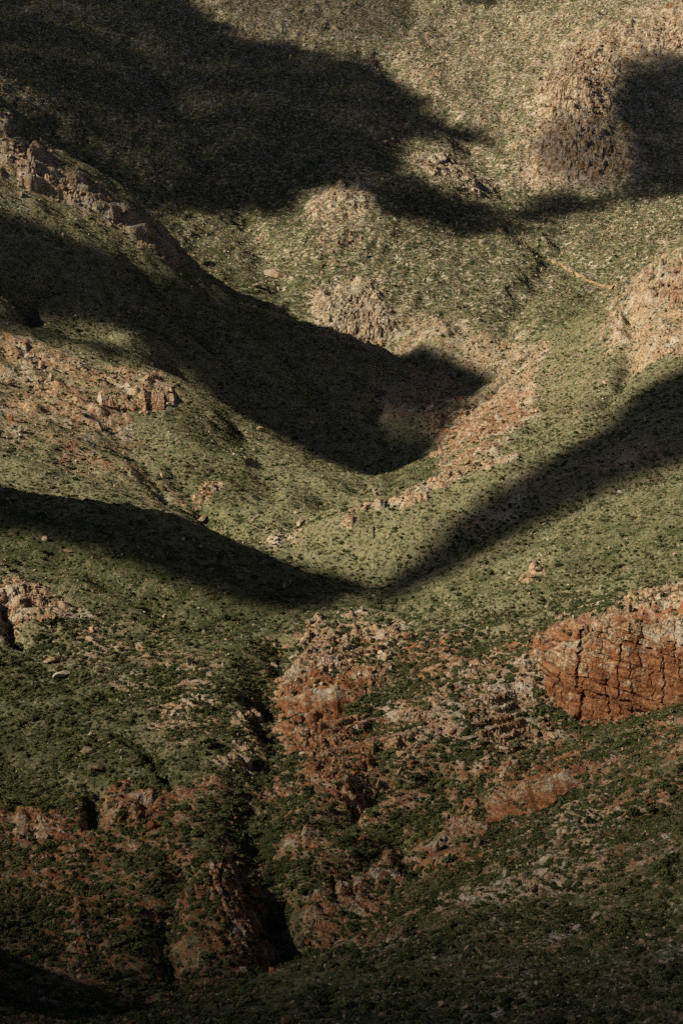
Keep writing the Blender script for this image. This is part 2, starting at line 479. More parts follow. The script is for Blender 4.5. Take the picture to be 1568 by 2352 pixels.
# which hill a piece of ground belongs to (plan view): near spur, near hillsides left and right of the gully, middle ridges, far mountain
def valley_x(yy):
    g = np.array([P(a, b_, Y=c) for a, b_, c in gul] + [P(868, 1108, Y=959), P(1000, 1048, Y=1020), P(1085, 935, Y=1155), P(1240, 790, Y=1290), P(1400, 660, Y=1480)])
    g = g[np.argsort(g[:, 1])]
    return np.interp(yy, g[:, 1], g[:, 0])


VX = valley_x(Y)
spur_y = np.interp(X, [-60, 0, 90, 300], [412, 478, 520, 560])
back_l = np.interp(X, [-260, -60, 20], [850, 835, 800])
back_r = np.interp(X, [0, 150, 400], [790, 815, 830])
mid_l = np.interp(X, [-300, -50, 40], [1110, 1065, 985])
zone = np.full(X.shape, 6)
left = X < VX
zone[(Y < 1345)] = 5
zone[left & (Y < 1345)] = 4
zone[left & (Y < mid_l)] = 3
zone[left & (Y < back_l)] = 2
zone[~left & (Y < back_r)] = 1
zone[(Y < spur_y) & (X > -60 + (Y - 412) * 0)] = 0
zone[Y < 395] = 0
# ------------------------------------------------------------------ relief
FARS = np.clip(RAD / 800, .6, 2.2)
relief = 3.2 * FARS * fbm(X, Y, 95.0, 3, 1) + 2.0 * FARS ** .5 * ridged(X + 9 * fbm(X, Y, 60, 2, 5), Y, 34.0, 3, 9)
Z = Z + relief * sstep(200, 420, RAD)
Z += .5 * fbm(X, Y, 9.0, 3, 21) * sstep(200, 420, RAD)
# rills and small spurs running down each side of the valley
wv = 10 * fbm(X, Y, 50, 2, 200)
for sel, ang in ((np.isin(zone, (2, 3, 4)), -32), (np.isin(zone, (0, 1, 5)), 212), (zone == 6, 262)):
    ca, sa = math.cos(R(ang)), math.sin(R(ang))
    al, ac = X * ca + Y * sa, -X * sa + Y * ca
    ri = ridged(ac + wv, al * .22, 34.0, 3, 210) * 2.0 + ridged(ac + wv * .6, al * .3, 11.0, 2, 220) * .55
    Z += np.where(sel, ri * FARS ** .6, 0) * sstep(300, 420, RAD) * np.clip(1 - .6 * (zone == 0), 0, 1)
patch = fbm(X, Y, 22.0, 4, 44, .6)
rock = rock * (1 - .30 * sstep(780, 920, RAD))
rock = np.clip(rock + .55 * patch * sstep(.1, .5, rock), 0, 1)
rk = sstep(.45, .95, rock)
warp = 6 * fbm(X, Y, 40, 3, 33)
u1 = X * .83 + Y * .55 + warp
v1 = -X * .55 + Y * .83
Z += rk * np.clip(RAD / 700, .7, 2.0) * (1.5 * ridged(u1, v1 * .45, 15.0, 3, 60) + .6 * ridged(u1, v1 * .6, 5.0, 3, 70))
# beds of rock break the slope into steps
step = np.clip(RAD / 700, .75, 2.0) * (6.0 + 3 * fbm(X, Y, 160, 2, 87))
dip = .20 * X + 5 * fbm(X, Y, 45, 3, 80) + 2.4 * fbm(X, Y, 11, 4, 84, .6)
q = (Z + dip) / step
fl = np.floor(q)
fr = q - fl
ter = (fl + sstep(.30, .62, fr)) * step - dip
Z = Z + (ter - Z) * rk * sstep(-.5, .3, fbm(X, Y, 30, 3, 95)) * .85
q = (Z + dip * .6 + 2) / (step * .31)
fl = np.floor(q)
fr = q - fl
ter = (fl + sstep(.25, .7, fr)) * step * .31 - dip * .6 - 2
Z = Z + (ter - Z) * rk * .7


_wob = 2.2 * fbm(X, Y, 14, 3, 160)
_mod = 1 + .5 * fbm(X, Y, 20, 2, 170)


def spot(a_, b_, s4=3):
    """the bit of visible ground at a place in the photograph"""
    d2 = (PX[::s4, ::s4] - a_) ** 2 + (PY[::s4, ::s4] - b_) ** 2 + (~VIS[::s4, ::s4]) * 1e7
    i_, j_ = np.unravel_index(np.argmin(d2), d2.shape)
    return i_ * s4, j_ * s4


def carve(pts, depth, width):
    """a water-cut channel along spots of the ground seen in the photograph"""
    ij = [spot(a_, b_) for a_, b_ in pts]
    w_ = [(X[q], Y[q]) for q in ij]
    i0_, i1_ = max(0, min(q[0] for q in ij) - 70), min(NR, max(q[0] for q in ij) + 70)
    j0_, j1_ = max(0, min(q[1] for q in ij) - 90), min(NA, max(q[1] for q in ij) + 90)
    bx_ = (slice(i0_, i1_), slice(j0_, j1_))
    x_, y_ = X[bx_] + _wob[bx_], Y[bx_] + _wob[bx_]
    best = np.full(x_.shape, 1e9)
    for (xa, ya), (xb, yb) in zip(w_[:-1], w_[1:]):
        L2 = (xb - xa) ** 2 + (yb - ya) ** 2 + 1e-6
        t_ = np.clip(((x_ - xa) * (xb - xa) + (y_ - ya) * (yb - ya)) / L2, 0, 1)
        best = np.minimum(best, np.hypot(x_ - xa - t_ * (xb - xa), y_ - ya - t_ * (yb - ya)))
    Z[bx_] -= depth * np.exp(-(best / width) ** 2) * _mod[bx_]


PX, PY = project(X, Y, Z)
VIS = seen(Z)
carve([(668, 2195), (648, 2100), (600, 1985), (590, 1880), (610, 1760), (615, 1620), (620, 1530), (650, 1470)], 7, 9)
carve([(668, 2200), (645, 2110), (620, 2030)], 7, 6)
carve([(400, 2250), (388, 2140), (385, 2040), (420, 1990)], 5, 4.5)
carve([(400, 1790), (350, 1745), (310, 1700)], 6, 3.0)
carve([(215, 1900), (220, 1860), (205, 1830)], 5, 2.5)
carve([(330, 1870), (340, 1830)], 5, 2.0)
carve([(40, 1480), (20, 1420), (15, 1370)], 6, 3.0)
carve([(740, 1890), (790, 1870), (870, 1800), (1000, 1780), (1090, 1800)], 5, 5)
carve([(780, 2010), (900, 1930), (960, 2000)], 4, 4)
carve([(480, 1200), (440, 1150), (400, 1060), (330, 1000)], 4, 9)
carve([(560, 1235), (470, 1170)], 5, 5)
carve([(60, 740), (75, 690), (110, 640)], 7, 5)
carve([(1090, 930), (1150, 868), (1230, 795)], 9, 7)
carve([(880, 880), (860, 960), (900, 1020)], 5, 6)
carve([(1440, 690), (1470, 760), (1440, 850), (1380, 930)], 6, 6)
carve([(1568, 770), (1400, 860), (1250, 960), (1130, 1040)], 4, 10)
carve([(540, 960), (600, 1060), (620, 1150)], 3.5, 8)
carve([(250, 960), (330, 1060), (400, 1150)], 4, 7)
carve([(1180, 532), (1300, 600), (1420, 670)], 6, 14)
carve([(1000, 250), (1080, 340), (1150, 430)], 8, 20)
carve([(560, 500), (620, 620), (700, 740)], 5, 14)
carve([(880, 130), (950, 260), (900, 380)], 9, 20)
carve([(300, 60), (420, 250), (560, 480)], 9, 22)
carve([(1300, 560), (1200, 680), (1150, 780)], 6, 12)
carve([(300, 600), (420, 720), (560, 860)], 6, 9)
carve([(620, 760), (720, 880), (800, 1000)], 5, 9)
carve([(1300, 1180), (1150, 1290), (960, 1400)], 2.5, 8)
carve([(1568, 1230), (1350, 1330), (1150, 1420)], 2.5, 7)
carve([(150, 1280), (320, 1360), (520, 1450)], 3, 7)
PX, PY = project(X, Y, Z)
VIS = seen(Z)
GXn = np.gradient(Z, axis=1) / np.maximum(np.gradient(X, axis=1), .01)
print("relief", time.time() - T0)

# ------------------------------------------------------------------ materials


def new_mat(name):
    m = bpy.data.materials.new(name)
    m.use_nodes = True
    nt = m.node_tree
    nt.nodes.clear()
    out = nt.nodes.new("ShaderNodeOutputMaterial")
    b = nt.nodes.new("ShaderNodeBsdfPrincipled")
    b.inputs["Roughness"].default_value = .95
    b.inputs["Specular IOR Level"].default_value = .08
    nt.links.new(b.outputs[0], out.inputs[0])
    return m, nt, b, out


class NB:
    """shorthand for wiring nodes"""
    def __init__(s, nt):
        s.nt = nt

    def put(s, sock, v):
        if hasattr(v, "is_linked"):
            s.nt.links.new(v, sock)
        else:
            sock.default_value = v

    def attr(s, name):
        n = s.nt.nodes.new("ShaderNodeAttribute")
        n.attribute_name = name
        return n.outputs["Fac"]

    def pos(s):
        return s.nt.nodes.new("ShaderNodeNewGeometry").outputs["Position"]

    def math(s, op, a, b=0.0, c=None, clamp=False):
        n = s.nt.nodes.new("ShaderNodeMath")
        n.operation = op
        n.use_clamp = clamp
        s.put(n.inputs[0], a)
        s.put(n.inputs[1], b)
        if c is not None:
            s.put(n.inputs[2], c)
        return n.outputs[0]

    def vmul(s, v, k):
        n = s.nt.nodes.new("ShaderNodeVectorMath")
        n.operation = 'MULTIPLY'
        s.put(n.inputs[0], v)
        n.inputs[1].default_value = k
        return n.outputs[0]

    def noise(s, vec, scale, detail=4.0, rough=.55, dist=0.0):
        n = s.nt.nodes.new("ShaderNodeTexNoise")
        s.put(n.inputs["Vector"], vec)
        n.inputs["Scale"].default_value = scale
        n.inputs["Detail"].default_value = detail
        n.inputs["Roughness"].default_value = rough
        n.inputs["Distortion"].default_value = dist
        return n.outputs[0]

    def voro(s, vec, scale, out="Color", feature='F1'):
        n = s.nt.nodes.new("ShaderNodeTexVoronoi")
        n.feature = feature
        s.put(n.inputs["Vector"], vec)
        n.inputs["Scale"].default_value = scale
        return n.outputs[out]

    def mix(s, f, a, b, mode='MIX'):
        n = s.nt.nodes.new("ShaderNodeMix")
        n.data_type = 'RGBA'
        n.blend_type = mode
        s.put(n.inputs["Factor"], f)
        s.put(n.inputs["A"], a)
        s.put(n.inputs["B"], b)
        return n.outputs["Result"]

    def ramp(s, f, lo, hi):
        n = s.nt.nodes.new("ShaderNodeMapRange")
        n.interpolation_type = 'SMOOTHSTEP'
        s.put(n.inputs[0], f)
        n.inputs[1].default_value = lo
        n.inputs[2].default_value = hi
        return n.outputs[0]

    def bump(s, h, strength, dist):
        n = s.nt.nodes.new("ShaderNodeBump")
        n.inputs["Strength"].default_value = strength
        n.inputs["Distance"].default_value = dist
        s.put(n.inputs["Height"], h)
        return n.outputs[0]


TAN = (.43, .315, .195, 1)
TAN2 = (.165, .098, .052, 1)
GREY = (.40, .345, .265, 1)
REDC = (.140, .050, .020, 1)
RED2 = (.285, .132, .058, 1)


def rock_colour(nb, p, redv):
    big = nb.noise(p, .09, 3)
    fine = nb.noise(p, .9, 3, .65)
    bed = nb.noise(nb.vmul(p, (.12, .12, 1.1)), 1.0, 2, .6)
    tan = nb.mix(nb.ramp(fine, .35, .65), TAN2, TAN)
    tan = nb.mix(nb.ramp(big, .45, .7), tan, GREY)
    rd = nb.mix(nb.ramp(nb.math('ADD', nb.math('MULTIPLY', bed, .6), nb.math('MULTIPLY', fine, .4)), .38, .62), REDC, RED2)
    f = nb.ramp(nb.math('ADD', redv, nb.math('MULTIPLY', nb.math('SUBTRACT', nb.noise(p, .26, 5, .72), .5), 2.5)), .36, .95)
    c = nb.mix(f, tan, rd)
    return nb.mix(nb.ramp(nb.noise(p, 2.2, 2, .6), .42, .30), c, (.05, .04, .032, 1))


mat_ground, nt, b, out = new_mat("hillside_ground")
nb = NB(nt)
p = nb.pos()
a_rock, a_red, a_lush = nb.attr("rock"), nb.attr("red"), nb.attr("lush")
n_mid = nb.noise(p, .16, 3, .6)
n_fine = nb.noise(p, .75, 4, .7)
a_far = nb.attr("far")
veg = nb.mix(nb.ramp(nb.math('ADD', a_lush, nb.math('MULTIPLY', nb.math('SUBTRACT', n_mid, .5), 1.4)), .15, .95), (.225, .205, .11, 1), (.040, .052, .0135, 1))
veg = nb.mix(nb.ramp(n_fine, .42, .66), veg, nb.mix(.5, veg, (.03, .036, .015, 1)))
veg = nb.mix(nb.math('MULTIPLY', nb.ramp(nb.noise(p, .33, 2, .6), .55, .75), .45), veg, (.15, .10, .06, 1))
rc = rock_colour(nb, p, a_red)


def sep(v):
    n_ = nt.nodes.new("ShaderNodeSeparateColor")
    nt.links.new(v, n_.inputs[0])
    return n_.outputs[0], n_.outputs[1]


vf = nb.mix(nb.ramp(a_far, .45, .55), nb.voro(p, 1.05), nb.voro(p, .42))
va, vb = sep(vf)
# stones and small dark plants too small to be shapes of their own
veg = nb.mix(nb.math('MULTIPLY', nb.math('GREATER_THAN', vb, nb.math('MULTIPLY_ADD', a_far, -.14, .74)), .66), veg, (.022, .030, .013, 1))
spots = nb.math('ADD', nb.math('MULTIPLY', nb.math('SUBTRACT', nb.noise(p, .30, 4, .72), .5), 2.0), nb.math('MULTIPLY', a_rock, 1.25))
f_rock = nb.ramp(spots, .50, .74)
stone = nb.math('LESS_THAN', va, nb.math('MULTIPLY_ADD', a_rock, .55, .02))
f_rock = nb.math('MAXIMUM', nb.math('MULTIPLY', f_rock, nb.math('MULTIPLY_ADD', a_far, -.35, 1.0)), nb.math('MULTIPLY', stone, nb.math('MULTIPLY_ADD', a_far, .55, .3)))
rc = nb.mix(nb.math('MULTIPLY', nb.math('MULTIPLY', stone, a_far), .6), rc, (.46, .40, .32, 1))
col = nb.mix(f_rock, veg, rc)
nt.links.new(col, b.inputs["Base Color"])
h = n_fine
nt.links.new(nb.bump(h, 1.0, 1.4), b.inputs["Normal"])


def rock_mat(name, redv):
    m, nt, b, out = new_mat(name)
    nb = NB(nt)
    p = nb.pos()
    oi = nt.nodes.new("ShaderNodeObjectInfo").outputs["Random"]
    c = rock_colour(nb, p, nb.math('ADD', redv, nb.math('MULTIPLY', nb.math('SUBTRACT', oi, .5), .35)))
    v = nt.nodes.new("ShaderNodeHueSaturation")
    nt.links.new(c, v.inputs["Color"])
    nt.links.new(nb.math('MULTIPLY_ADD', oi, .75, .58), v.inputs["Value"])
    nt.links.new(v.outputs[0], b.inputs["Base Color"])
    h = nb.noise(nb.vmul(p, (1, 1, 1.6)), 1.6, 4, .68)
    nt.links.new(nb.bump(h, 1.0, .8), b.inputs["Normal"])
    return m


mat_tan = rock_mat("tan_rock", .02)
mat_mix = rock_mat("rust_streaked_rock", .48)
mat_red = rock_mat("red_rock", .92)


def leaf_mat(name, dark, light, straw):
    m, nt, b, out = new_mat(name)
    nb = NB(nt)
    p = nb.pos()
    oi = nt.nodes.new("ShaderNodeObjectInfo").outputs["Random"]
    c = nb.mix(nb.math('POWER', oi, 1.5), dark, light)
    c = nb.mix(nb.ramp(nb.noise(p, .05, 4, .6), .45, .68), c, nb.mix(.55, c, straw))
    c = nb.mix(nb.ramp(nb.noise(p, 3.0, 2), .4, .7), c, nb.mix(.4, c, straw))
    nt.links.new(c, b.inputs["Base Color"])
    b.inputs["Roughness"].default_value = .8
    return m


mat_shrub = leaf_mat("shrub_leaves", (.018, .029, .009, 1), (.095, .105, .036, 1), (.13, .12, .055, 1))
mat_grass = leaf_mat("tussock_blades", (.12, .13, .052, 1), (.26, .235, .12, 1), (.28, .23, .13, 1))
print("materials", time.time() - T0)

# ------------------------------------------------------------------ ground sheets


def make_mesh(name, co, faces, mat, attrs=None, smooth=True):
    me = bpy.data.meshes.new(name)
    n, m = len(co), len(faces)
    k = faces.shape[1]
    me.vertices.add(n)
    me.vertices.foreach_set("co", np.ascontiguousarray(co, dtype=np.float32).ravel())
    me.loops.add(m * k)
    me.loops.foreach_set("vertex_index", np.ascontiguousarray(faces, dtype=np.int32).ravel())
    me.polygons.add(m)
    me.polygons.foreach_set("loop_start", np.arange(0, m * k, k, dtype=np.int32))
    me.polygons.foreach_set("loop_total", np.full(m, k, dtype=np.int32))
    me.update(calc_edges=True)
    me.polygons.foreach_set("use_smooth", np.full(m, smooth, dtype=bool))
    for an, av in (attrs or {}).items():
        a = me.attributes.new(an, 'FLOAT', 'POINT')
        a.data.foreach_set("value", np.ascontiguousarray(av, dtype=np.float32))
    if mat:
        me.materials.append(mat)
    return me


def link(name, data, parent=None, **props):
    o = bpy.data.objects.new(name, data)
    C.objects.link(o)
    o.parent = parent
    for k, v in props.items():
        o[k] = v
    return o


# downhill direction of the broad slope
gzz = gz
gdx = np.gradient(Z, axis=1)
dr = np.gradient(RR)[:, None]
da = np.gradient(AZ)[None] * RAD
zr, za = np.gradient(Z, axis=0) / dr, gdx / da


def smooth2(a, n):
    for _ in range(n):
        a = (a + np.roll(a, 1, 0) + np.roll(a, -1, 0)) / 3
        a = (a + np.roll(a, 1, 1) + np.roll(a, -1, 1)) / 3
    return a


zr, za = smooth2(zr, 12), smooth2(za, 12)
SX = zr * np.sin(AZ)[None] + za * np.cos(AZ)[None]
SY = zr * np.cos(AZ)[None] - za * np.sin(AZ)[None]


OUT = [
    # name, label, outline, shape, colour, block size in px, how many
    ("red_cliff", "tall red and orange cliff with vertical joints high on the near rocky hillside", [(1215, 1520), (1330, 1460), (1590, 1400), (1590, 1600), (1470, 1640), (1330, 1655), (1255, 1590)], "column", "red", 34, 90),
    ("rock_band", "tan blocky rim along the top of the tall red cliff", [(1200, 1510), (1320, 1470), (1568, 1440), (1568, 1475), (1330, 1510), (1215, 1535)], "block", "tan", 26, 45),
    ("orange_cliff", "orange fluted rock wall on the rim above the tall red cliff, at the picture's edge", [(1330, 1450), (1430, 1385), (1590, 1340), (1590, 1405), (1450, 1430)], "column", "mix", 26, 36),
    ("red_rock_wall", "smooth dark red rock face with a pale rubbly top, beside the gully", [(645, 1610), (740, 1575), (830, 1565), (832, 1605), (740, 1660), (650, 1645)], "slab", "red", 40, 26),
    ("rock_crag", "pale tan crag of loose blocks capping the dark red face by the gully", [(650, 1545), (720, 1480), (930, 1435), (930, 1470), (850, 1540), (660, 1600)], "block", "tan", 24, 70),
    ("rock_pillar", "upright tan rock rib dropping beside the dark red face", [(835, 1600), (850, 1530), (895, 1500), (900, 1540), (860, 1600)], "column", "mix", 28, 16),
    ("rust_cliff", "broken rust red cliff below the smooth dark red face", [(645, 1700), (740, 1680), (860, 1650), (860, 1740), (800, 1800), (700, 1790)], "block", "red", 32, 55),
    ("orange_crag", "orange crag low in the middle of the rocky hillside, below the rust red cliff", [(770, 1860), (800, 1810), (880, 1790), (880, 1830), (800, 1880)], "column", "red", 26, 22),
    ("rock_buttress", "wide brown buttress of thin rock beds beneath the grass slope", [(1050, 1640), (1150, 1560), (1230, 1610), (1285, 1690), (1230, 1770), (1090, 1740)], "slab", "mix", 30, 70),
    ("stony_crag", "pale stony crag between two green bush strips on the rocky hillside", [(905, 1650), (1000, 1590), (1140, 1500), (1170, 1540), (1030, 1640), (1000, 1740), (910, 1735)], "block", "mix", 26, 60),
    ("red_ledge", "long thin bright red ledge slanting up through dark bushes", [(1100, 1850), (1200, 1805), (1345, 1772), (1300, 1825), (1200, 1862), (1110, 1880)], "slab", "red", 30, 40),
    ("rock_spire", "pale spire of stacked blocks standing over the gully's bushes", [(505, 1780), (550, 1680), (578, 1600), (605, 1650), (588, 1745), (520, 1790)], "block", "tan", 24, 36),
    ("red_rock_slope", "red slope of bedded rock just right of the dark cleft", [(690, 2170), (695, 2085), (765, 2025), (895, 1955), (925, 1990), (830, 2095), (775, 2155)], "slab", "red", 32, 60),
    ("red_crag", "red and pink crag under the long thin red ledge", [(985, 1995), (1018, 1885), (1070, 1850), (1118, 1905), (1055, 2005)], "column", "mix", 26, 40),
    ("boulder_crag", "cream boulder pile above the dark green spur", [(1135, 2015), (1190, 1955), (1290, 1900), (1310, 1990), (1280, 2050), (1220, 2055)], "block", "tan", 32, 48),
    ("pale_crag", "pale knob of rock at the top of the cream boulder pile", [(1270, 1905), (1300, 1870), (1330, 1890), (1325, 1940), (1285, 1945)], "block", "tan", 30, 12),
    ("rock_fin", "narrow cream fin of rock beside the cream boulder pile", [(1360, 1880), (1385, 1890), (1392, 1985), (1370, 1985)], "column", "tan", 28, 10),
    ("stone_strip", "thin strip of pale stones along the dark spur's edge", [(980, 2090), (1100, 2050), (1220, 2050), (1215, 2065), (1050, 2090)], "block", "tan", 18, 26),
    ("rock_ledge", "short rust ledge poking out left of the gully", [(235, 1895), (250, 1855), (350, 1820), (400, 1832), (330, 1930), (300, 1900)], "column", "red", 28, 34),
    ("low_cliff", "low tan cliff at the foot of the dark grassy bowl, at the picture's edge", [(-20, 1868), (60, 1872), (120, 1890), (165, 1930), (60, 1935), (-20, 1920)], "column", "mix", 26, 30),
    ("rock_tower", "upright orange rock tower left of the dark cleft", [(470, 1990), (535, 1955), (562, 2045), (530, 2080), (482, 2050)], "column", "mix", 30, 30),
    ("rock_rib", "steep tan rib of rock in the scrub below the low cliff", [(168, 2140), (200, 2098), (225, 2180), (178, 2260)], "column", "tan", 30, 22),
    ("rubble_crag", "rubbly brown crag at the mouth of the dark cleft", [(495, 2145), (585, 2090), (645, 2190), (635, 2230), (540, 2245)], "block", "mix", 26, 44),
    ("rust_outcrop", "rust coloured outcrop in the scrub below the short rust ledge", [(180, 2110), (180, 2075), (290, 2070), (300, 2130), (240, 2130)], "block", "red", 26, 16),
    ("brown_outcrop", "dark brown outcrop in the lowest corner of the scrub", [(-10, 2300), (120, 2270), (200, 2310), (180, 2360), (-10, 2360)], "column", "red", 34, 20),
    ("pink_crag", "pink crag at the picture's edge under the shaded green ridge", [(-10, 1350), (60, 1345), (110, 1370), (120, 1420), (30, 1440), (-10, 1430)], "block", "mix", 24, 30),
    ("small_red_rock", "small red rock alone on the scrubby slope below the shaded green ridge", [(195, 1435), (225, 1430), (225, 1452), (198, 1455)], "block", "red", 18, 5),
    ("tan_outcrop", "tan outcrop on the smooth grass slope under the dark band", [(1185, 1330), (1245, 1300), (1252, 1315), (1200, 1345)], "block", "mix", 18, 12),
    ("rock_terrace", "stepped orange ledge on the sunlit hillside", [(225, 905), (300, 915), (400, 890), (410, 930), (340, 945), (230, 935)], "block", "mix", 24, 30),
    ("upper_terrace", "tan step of rock just above the stepped orange ledge", [(225, 850), (330, 850), (360, 870), (330, 885), (230, 880)], "block", "mix", 22, 16),
    ("rock_flake", "upright grey tan flakes of rock on the sunlit hillside, near the picture's edge", [(20, 820), (90, 820), (125, 890), (100, 905), (30, 860)], "column", "tan", 26, 18),
    ("rounded_outcrop", "rounded tan outcrop at the picture's edge below the grey tan flakes", [(-10, 950), (40, 960), (60, 1000), (40, 1020), (-10, 1005)], "column", "tan", 24, 10),
    ("red_boulder_ledge", "small bright red slab on the sunlit hillside", [(108, 1050), (165, 1042), (160, 1066), (112, 1070)], "slab", "red", 22, 6),
    ("dark_red_crag", "jagged red brown crag in the bushes of the sunlit slope", [(435, 1150), (460, 1105), (495, 1098), (498, 1125), (465, 1170)], "block", "mix", 20, 14),
    ("crest_rocks", "sunlit tan rocks along the crest of the shaded ridge", [(60, 345), (140, 385), (290, 485), (420, 600), (405, 615), (290, 540), (150, 450), (70, 400)], "block", "mix", 17, 110),
    ("crest_slab", "big pale slab at the top of the shaded ridge's crest", [(0, 290), (30, 300), (60, 350), (50, 375), (10, 330)], "slab", "tan", 26, 10),
    ("cleft_cliff", "dark red cliff in the shadow at the ravine's end", [(870, 910), (990, 865), (1070, 910), (1050, 950), (990, 1010), (870, 960)], "block", "red", 20, 60),
    ("ravine_cliff", "sunlit orange cliff on the ravine's bright side", [(1005, 1105), (1005, 1010), (1085, 935), (1190, 880), (1200, 960), (1120, 1045)], "block", "mix", 18, 110),
    ("ravine_rim_rock", "flat tan rock on the rim across the ravine", [(1060, 820), (1120, 810), (1140, 850), (1090, 860)], "slab", "tan", 18, 16),
    ("crest_crag", "pale crag on the bright crest at the picture's edge", [(1390, 730), (1412, 675), (1490, 615), (1568, 565), (1568, 640), (1460, 720)], "column", "tan", 18, 80),
    ("brown_cliff", "brown cliff under the bright crest, at the picture's edge", [(1490, 640), (1568, 600), (1590, 700), (1500, 740)], "column", "mix", 22, 30),
    ("knoll_crag", "rounded rocky knoll on the far slope, its top half in cloud shadow", [(700, 480), (770, 435), (845, 445), (860, 520), (800, 560), (735, 540)], "block", "tan", 13, 70),
    ("knoll_cliff", "short orange cliff at the rounded knoll's foot", [(725, 540), (830, 535), (830, 570), (735, 590)], "column", "mix", 16, 24),
    ("streaked_crag", "pink streaked crag on the far slope above the dark ridge", [(720, 700), (860, 660), (910, 780), (870, 800), (730, 755)], "column", "tan", 14, 110),
    ("far_red_crag", "reddish crag on the far mountain, half in sun and half in shade", [(1250, 200), (1330, 110), (1430, 130), (1400, 260), (1300, 300), (1250, 270)], "column", "mix", 14, 90),
    ("far_shaded_crag", "brown crag in cloud shade just below the reddish far crag", [(1240, 300), (1400, 290), (1440, 400), (1300, 420)], "column", "mix", 14, 60),
    ("far_orange_rocks", "row of orange rocks near the far mountain's top corner", [(1500, 90), (1568, 60), (1568, 120), (1510, 125)], "column", "mix", 14, 14),
    ("far_tan_rocks", "strip of tan rocks in a gap between the far cloud shadows", [(945, 355), (1020, 355), (1140, 430), (1120, 450), (1010, 425)], "block", "tan", 11, 40),
    ("far_brown_columns", "brown columns of rock along the picture's top edge", [(400, 0), (880, 0), (890, 60), (640, 90), (480, 30)], "column", "mix", 12, 60),
]
ZN = ["near_spur_hill", "rocky_lower_hill", "grassy_lower_hill", "sunlit_middle_hill", "shaded_ridge_hill", "valley_side_hill", "far_mountain"]
ZL = ["dark green scrub covered spur closest to the viewer", "rocky hillside with red cliffs and a smooth grassy upper slope", "scrubby green hillside below the long shaded crest", "sunlit stony slope dotted with dark shrubs",
      "ridge with its whole flank in deep shadow", "bright stony valley side with a pale rocky crest", "far mountain side under drifting cloud shadows"]
idx = np.arange(NA * NR).reshape(NR, NA)
F = np.stack([idx[:-1, :-1], idx[:-1, 1:], idx[1:, 1:], idx[1:, :-1]], -1).reshape(-1, 4)
WALL = {
    "red_cliff": ([(1206, 1520), (1270, 1490), (1330, 1466), (1450, 1430), (1610, 1396)], [(1216, 1535), (1258, 1604), (1330, 1662), (1470, 1646), (1610, 1606)]),
    "orange_cliff": ([(1322, 1454), (1400, 1405), (1480, 1364), (1610, 1330)], [(1326, 1468), (1400, 1448), (1480, 1428), (1610, 1402)]),
    "red_rock_wall": ([(641, 1614), (690, 1588), (760, 1568), (834, 1556)], [(646, 1640), (690, 1668), (745, 1670), (838, 1612)]),
    "red_ledge": ([(1094, 1852), (1150, 1820), (1200, 1801), (1270, 1783), (1354, 1764)], [(1100, 1880), (1150, 1888), (1205, 1874), (1270, 1852), (1350, 1788)]),
    "low_cliff": ([(-30, 1866), (50, 1870), (110, 1886), (168, 1926)], [(-30, 1918), (50, 1922), (110, 1934), (170, 1942)]),
    "rock_terrace": ([(222, 906), (300, 910), (350, 896), (412, 886)], [(226, 934), (300, 944), (345, 950), (414, 930)]),
}
FZ = zone[:-1, :-1].copy()
for k, o_ in enumerate(OUT):
    if o_[0] in WALL:
        continue
    hit = inside(o_[2], PX[:-1, :-1], PY[:-1, :-1]) & VIS[:-1, :-1] & (np.abs(AZ[:-1]) < R(12.9))[None]
    hit |= np.roll(hit, 1, 0) & np.roll(hit, -1, 0)
    todo = {(int(a_), int(b_)) for a_, b_ in zip(*np.nonzero(hit))}
    big = []
    while todo:
        st = [todo.pop()]
        comp = []
        while st:
            c_ = st.pop()
            comp.append(c_)
            for nb_ in ((c_[0] + 1, c_[1]), (c_[0] - 1, c_[1]), (c_[0], c_[1] + 1), (c_[0], c_[1] - 1)):
                if nb_ in todo:
                    todo.discard(nb_)
                    st.append(nb_)
        if len(comp) > len(big):
            big = comp
    if big:
        big = np.array(big)
        FZ[big[:, 0], big[:, 1]] = 100 + k
FZ2 = FZ
FZ = FZ.ravel()
CO = np.stack([X, Y, Z], -1).reshape(-1, 3)
far = sstep(1050, 1500, RAD)
ATT = {"rock": rock.ravel(), "red": red.ravel(), "lush": lush.ravel(), "far": far.ravel()}
for k, nm in enumerate(ZN):
    f = F[FZ == k]
    if not len(f):
        continue
    u, inv = np.unique(f, return_inverse=True)
    link(nm, make_mesh(nm, CO[u], inv.reshape(-1, 4), mat_ground, {a: v[u] for a, v in ATT.items()}), kind="structure", label=ZL[k])


def hsh(a, b_, s_):
    h_ = (a * 374761393 + b_ * 668265263 + s_ * 974634777) & 0x7fffffff
    h_ = ((h_ ^ (h_ >> 13)) * 1274126177) & 0x7fffffff
    return ((h_ ^ (h_ >> 16)) & 0xffff) / 65535.0


def blocks(u_, s_, h_, w_, seed):
    """jointed rock: beds of height h_, joints about w_ apart, every block standing out by its own amount"""
    row = np.floor(s_ / h_).astype(np.int64)
    ww = w_ * (.7 + .8 * hsh(row, row * 0 + 3, seed))
    col_ = np.floor(u_ / ww + 7 * hsh(row, row * 0, seed + 1)).astype(np.int64)
    return hsh(row, col_, seed + 2)


def joints(u_, s_, h_, w_, seed):
    """like blocks(), with the joints between the blocks cut back"""
    row = np.floor(s_ / h_).astype(np.int64)
    ww = w_ * (.6 + 1.0 * hsh(row, row * 0 + 3, seed))
    uu = u_ / ww + 7 * hsh(row, row * 0, seed + 1)
    col_ = np.floor(uu).astype(np.int64)
    cut = np.minimum(np.minimum(uu - col_, 1 - uu + col_) * ww, np.minimum(s_ / h_ - row, 1 - s_ / h_ + row) * h_)
    return hsh(row, col_, seed + 2), cut


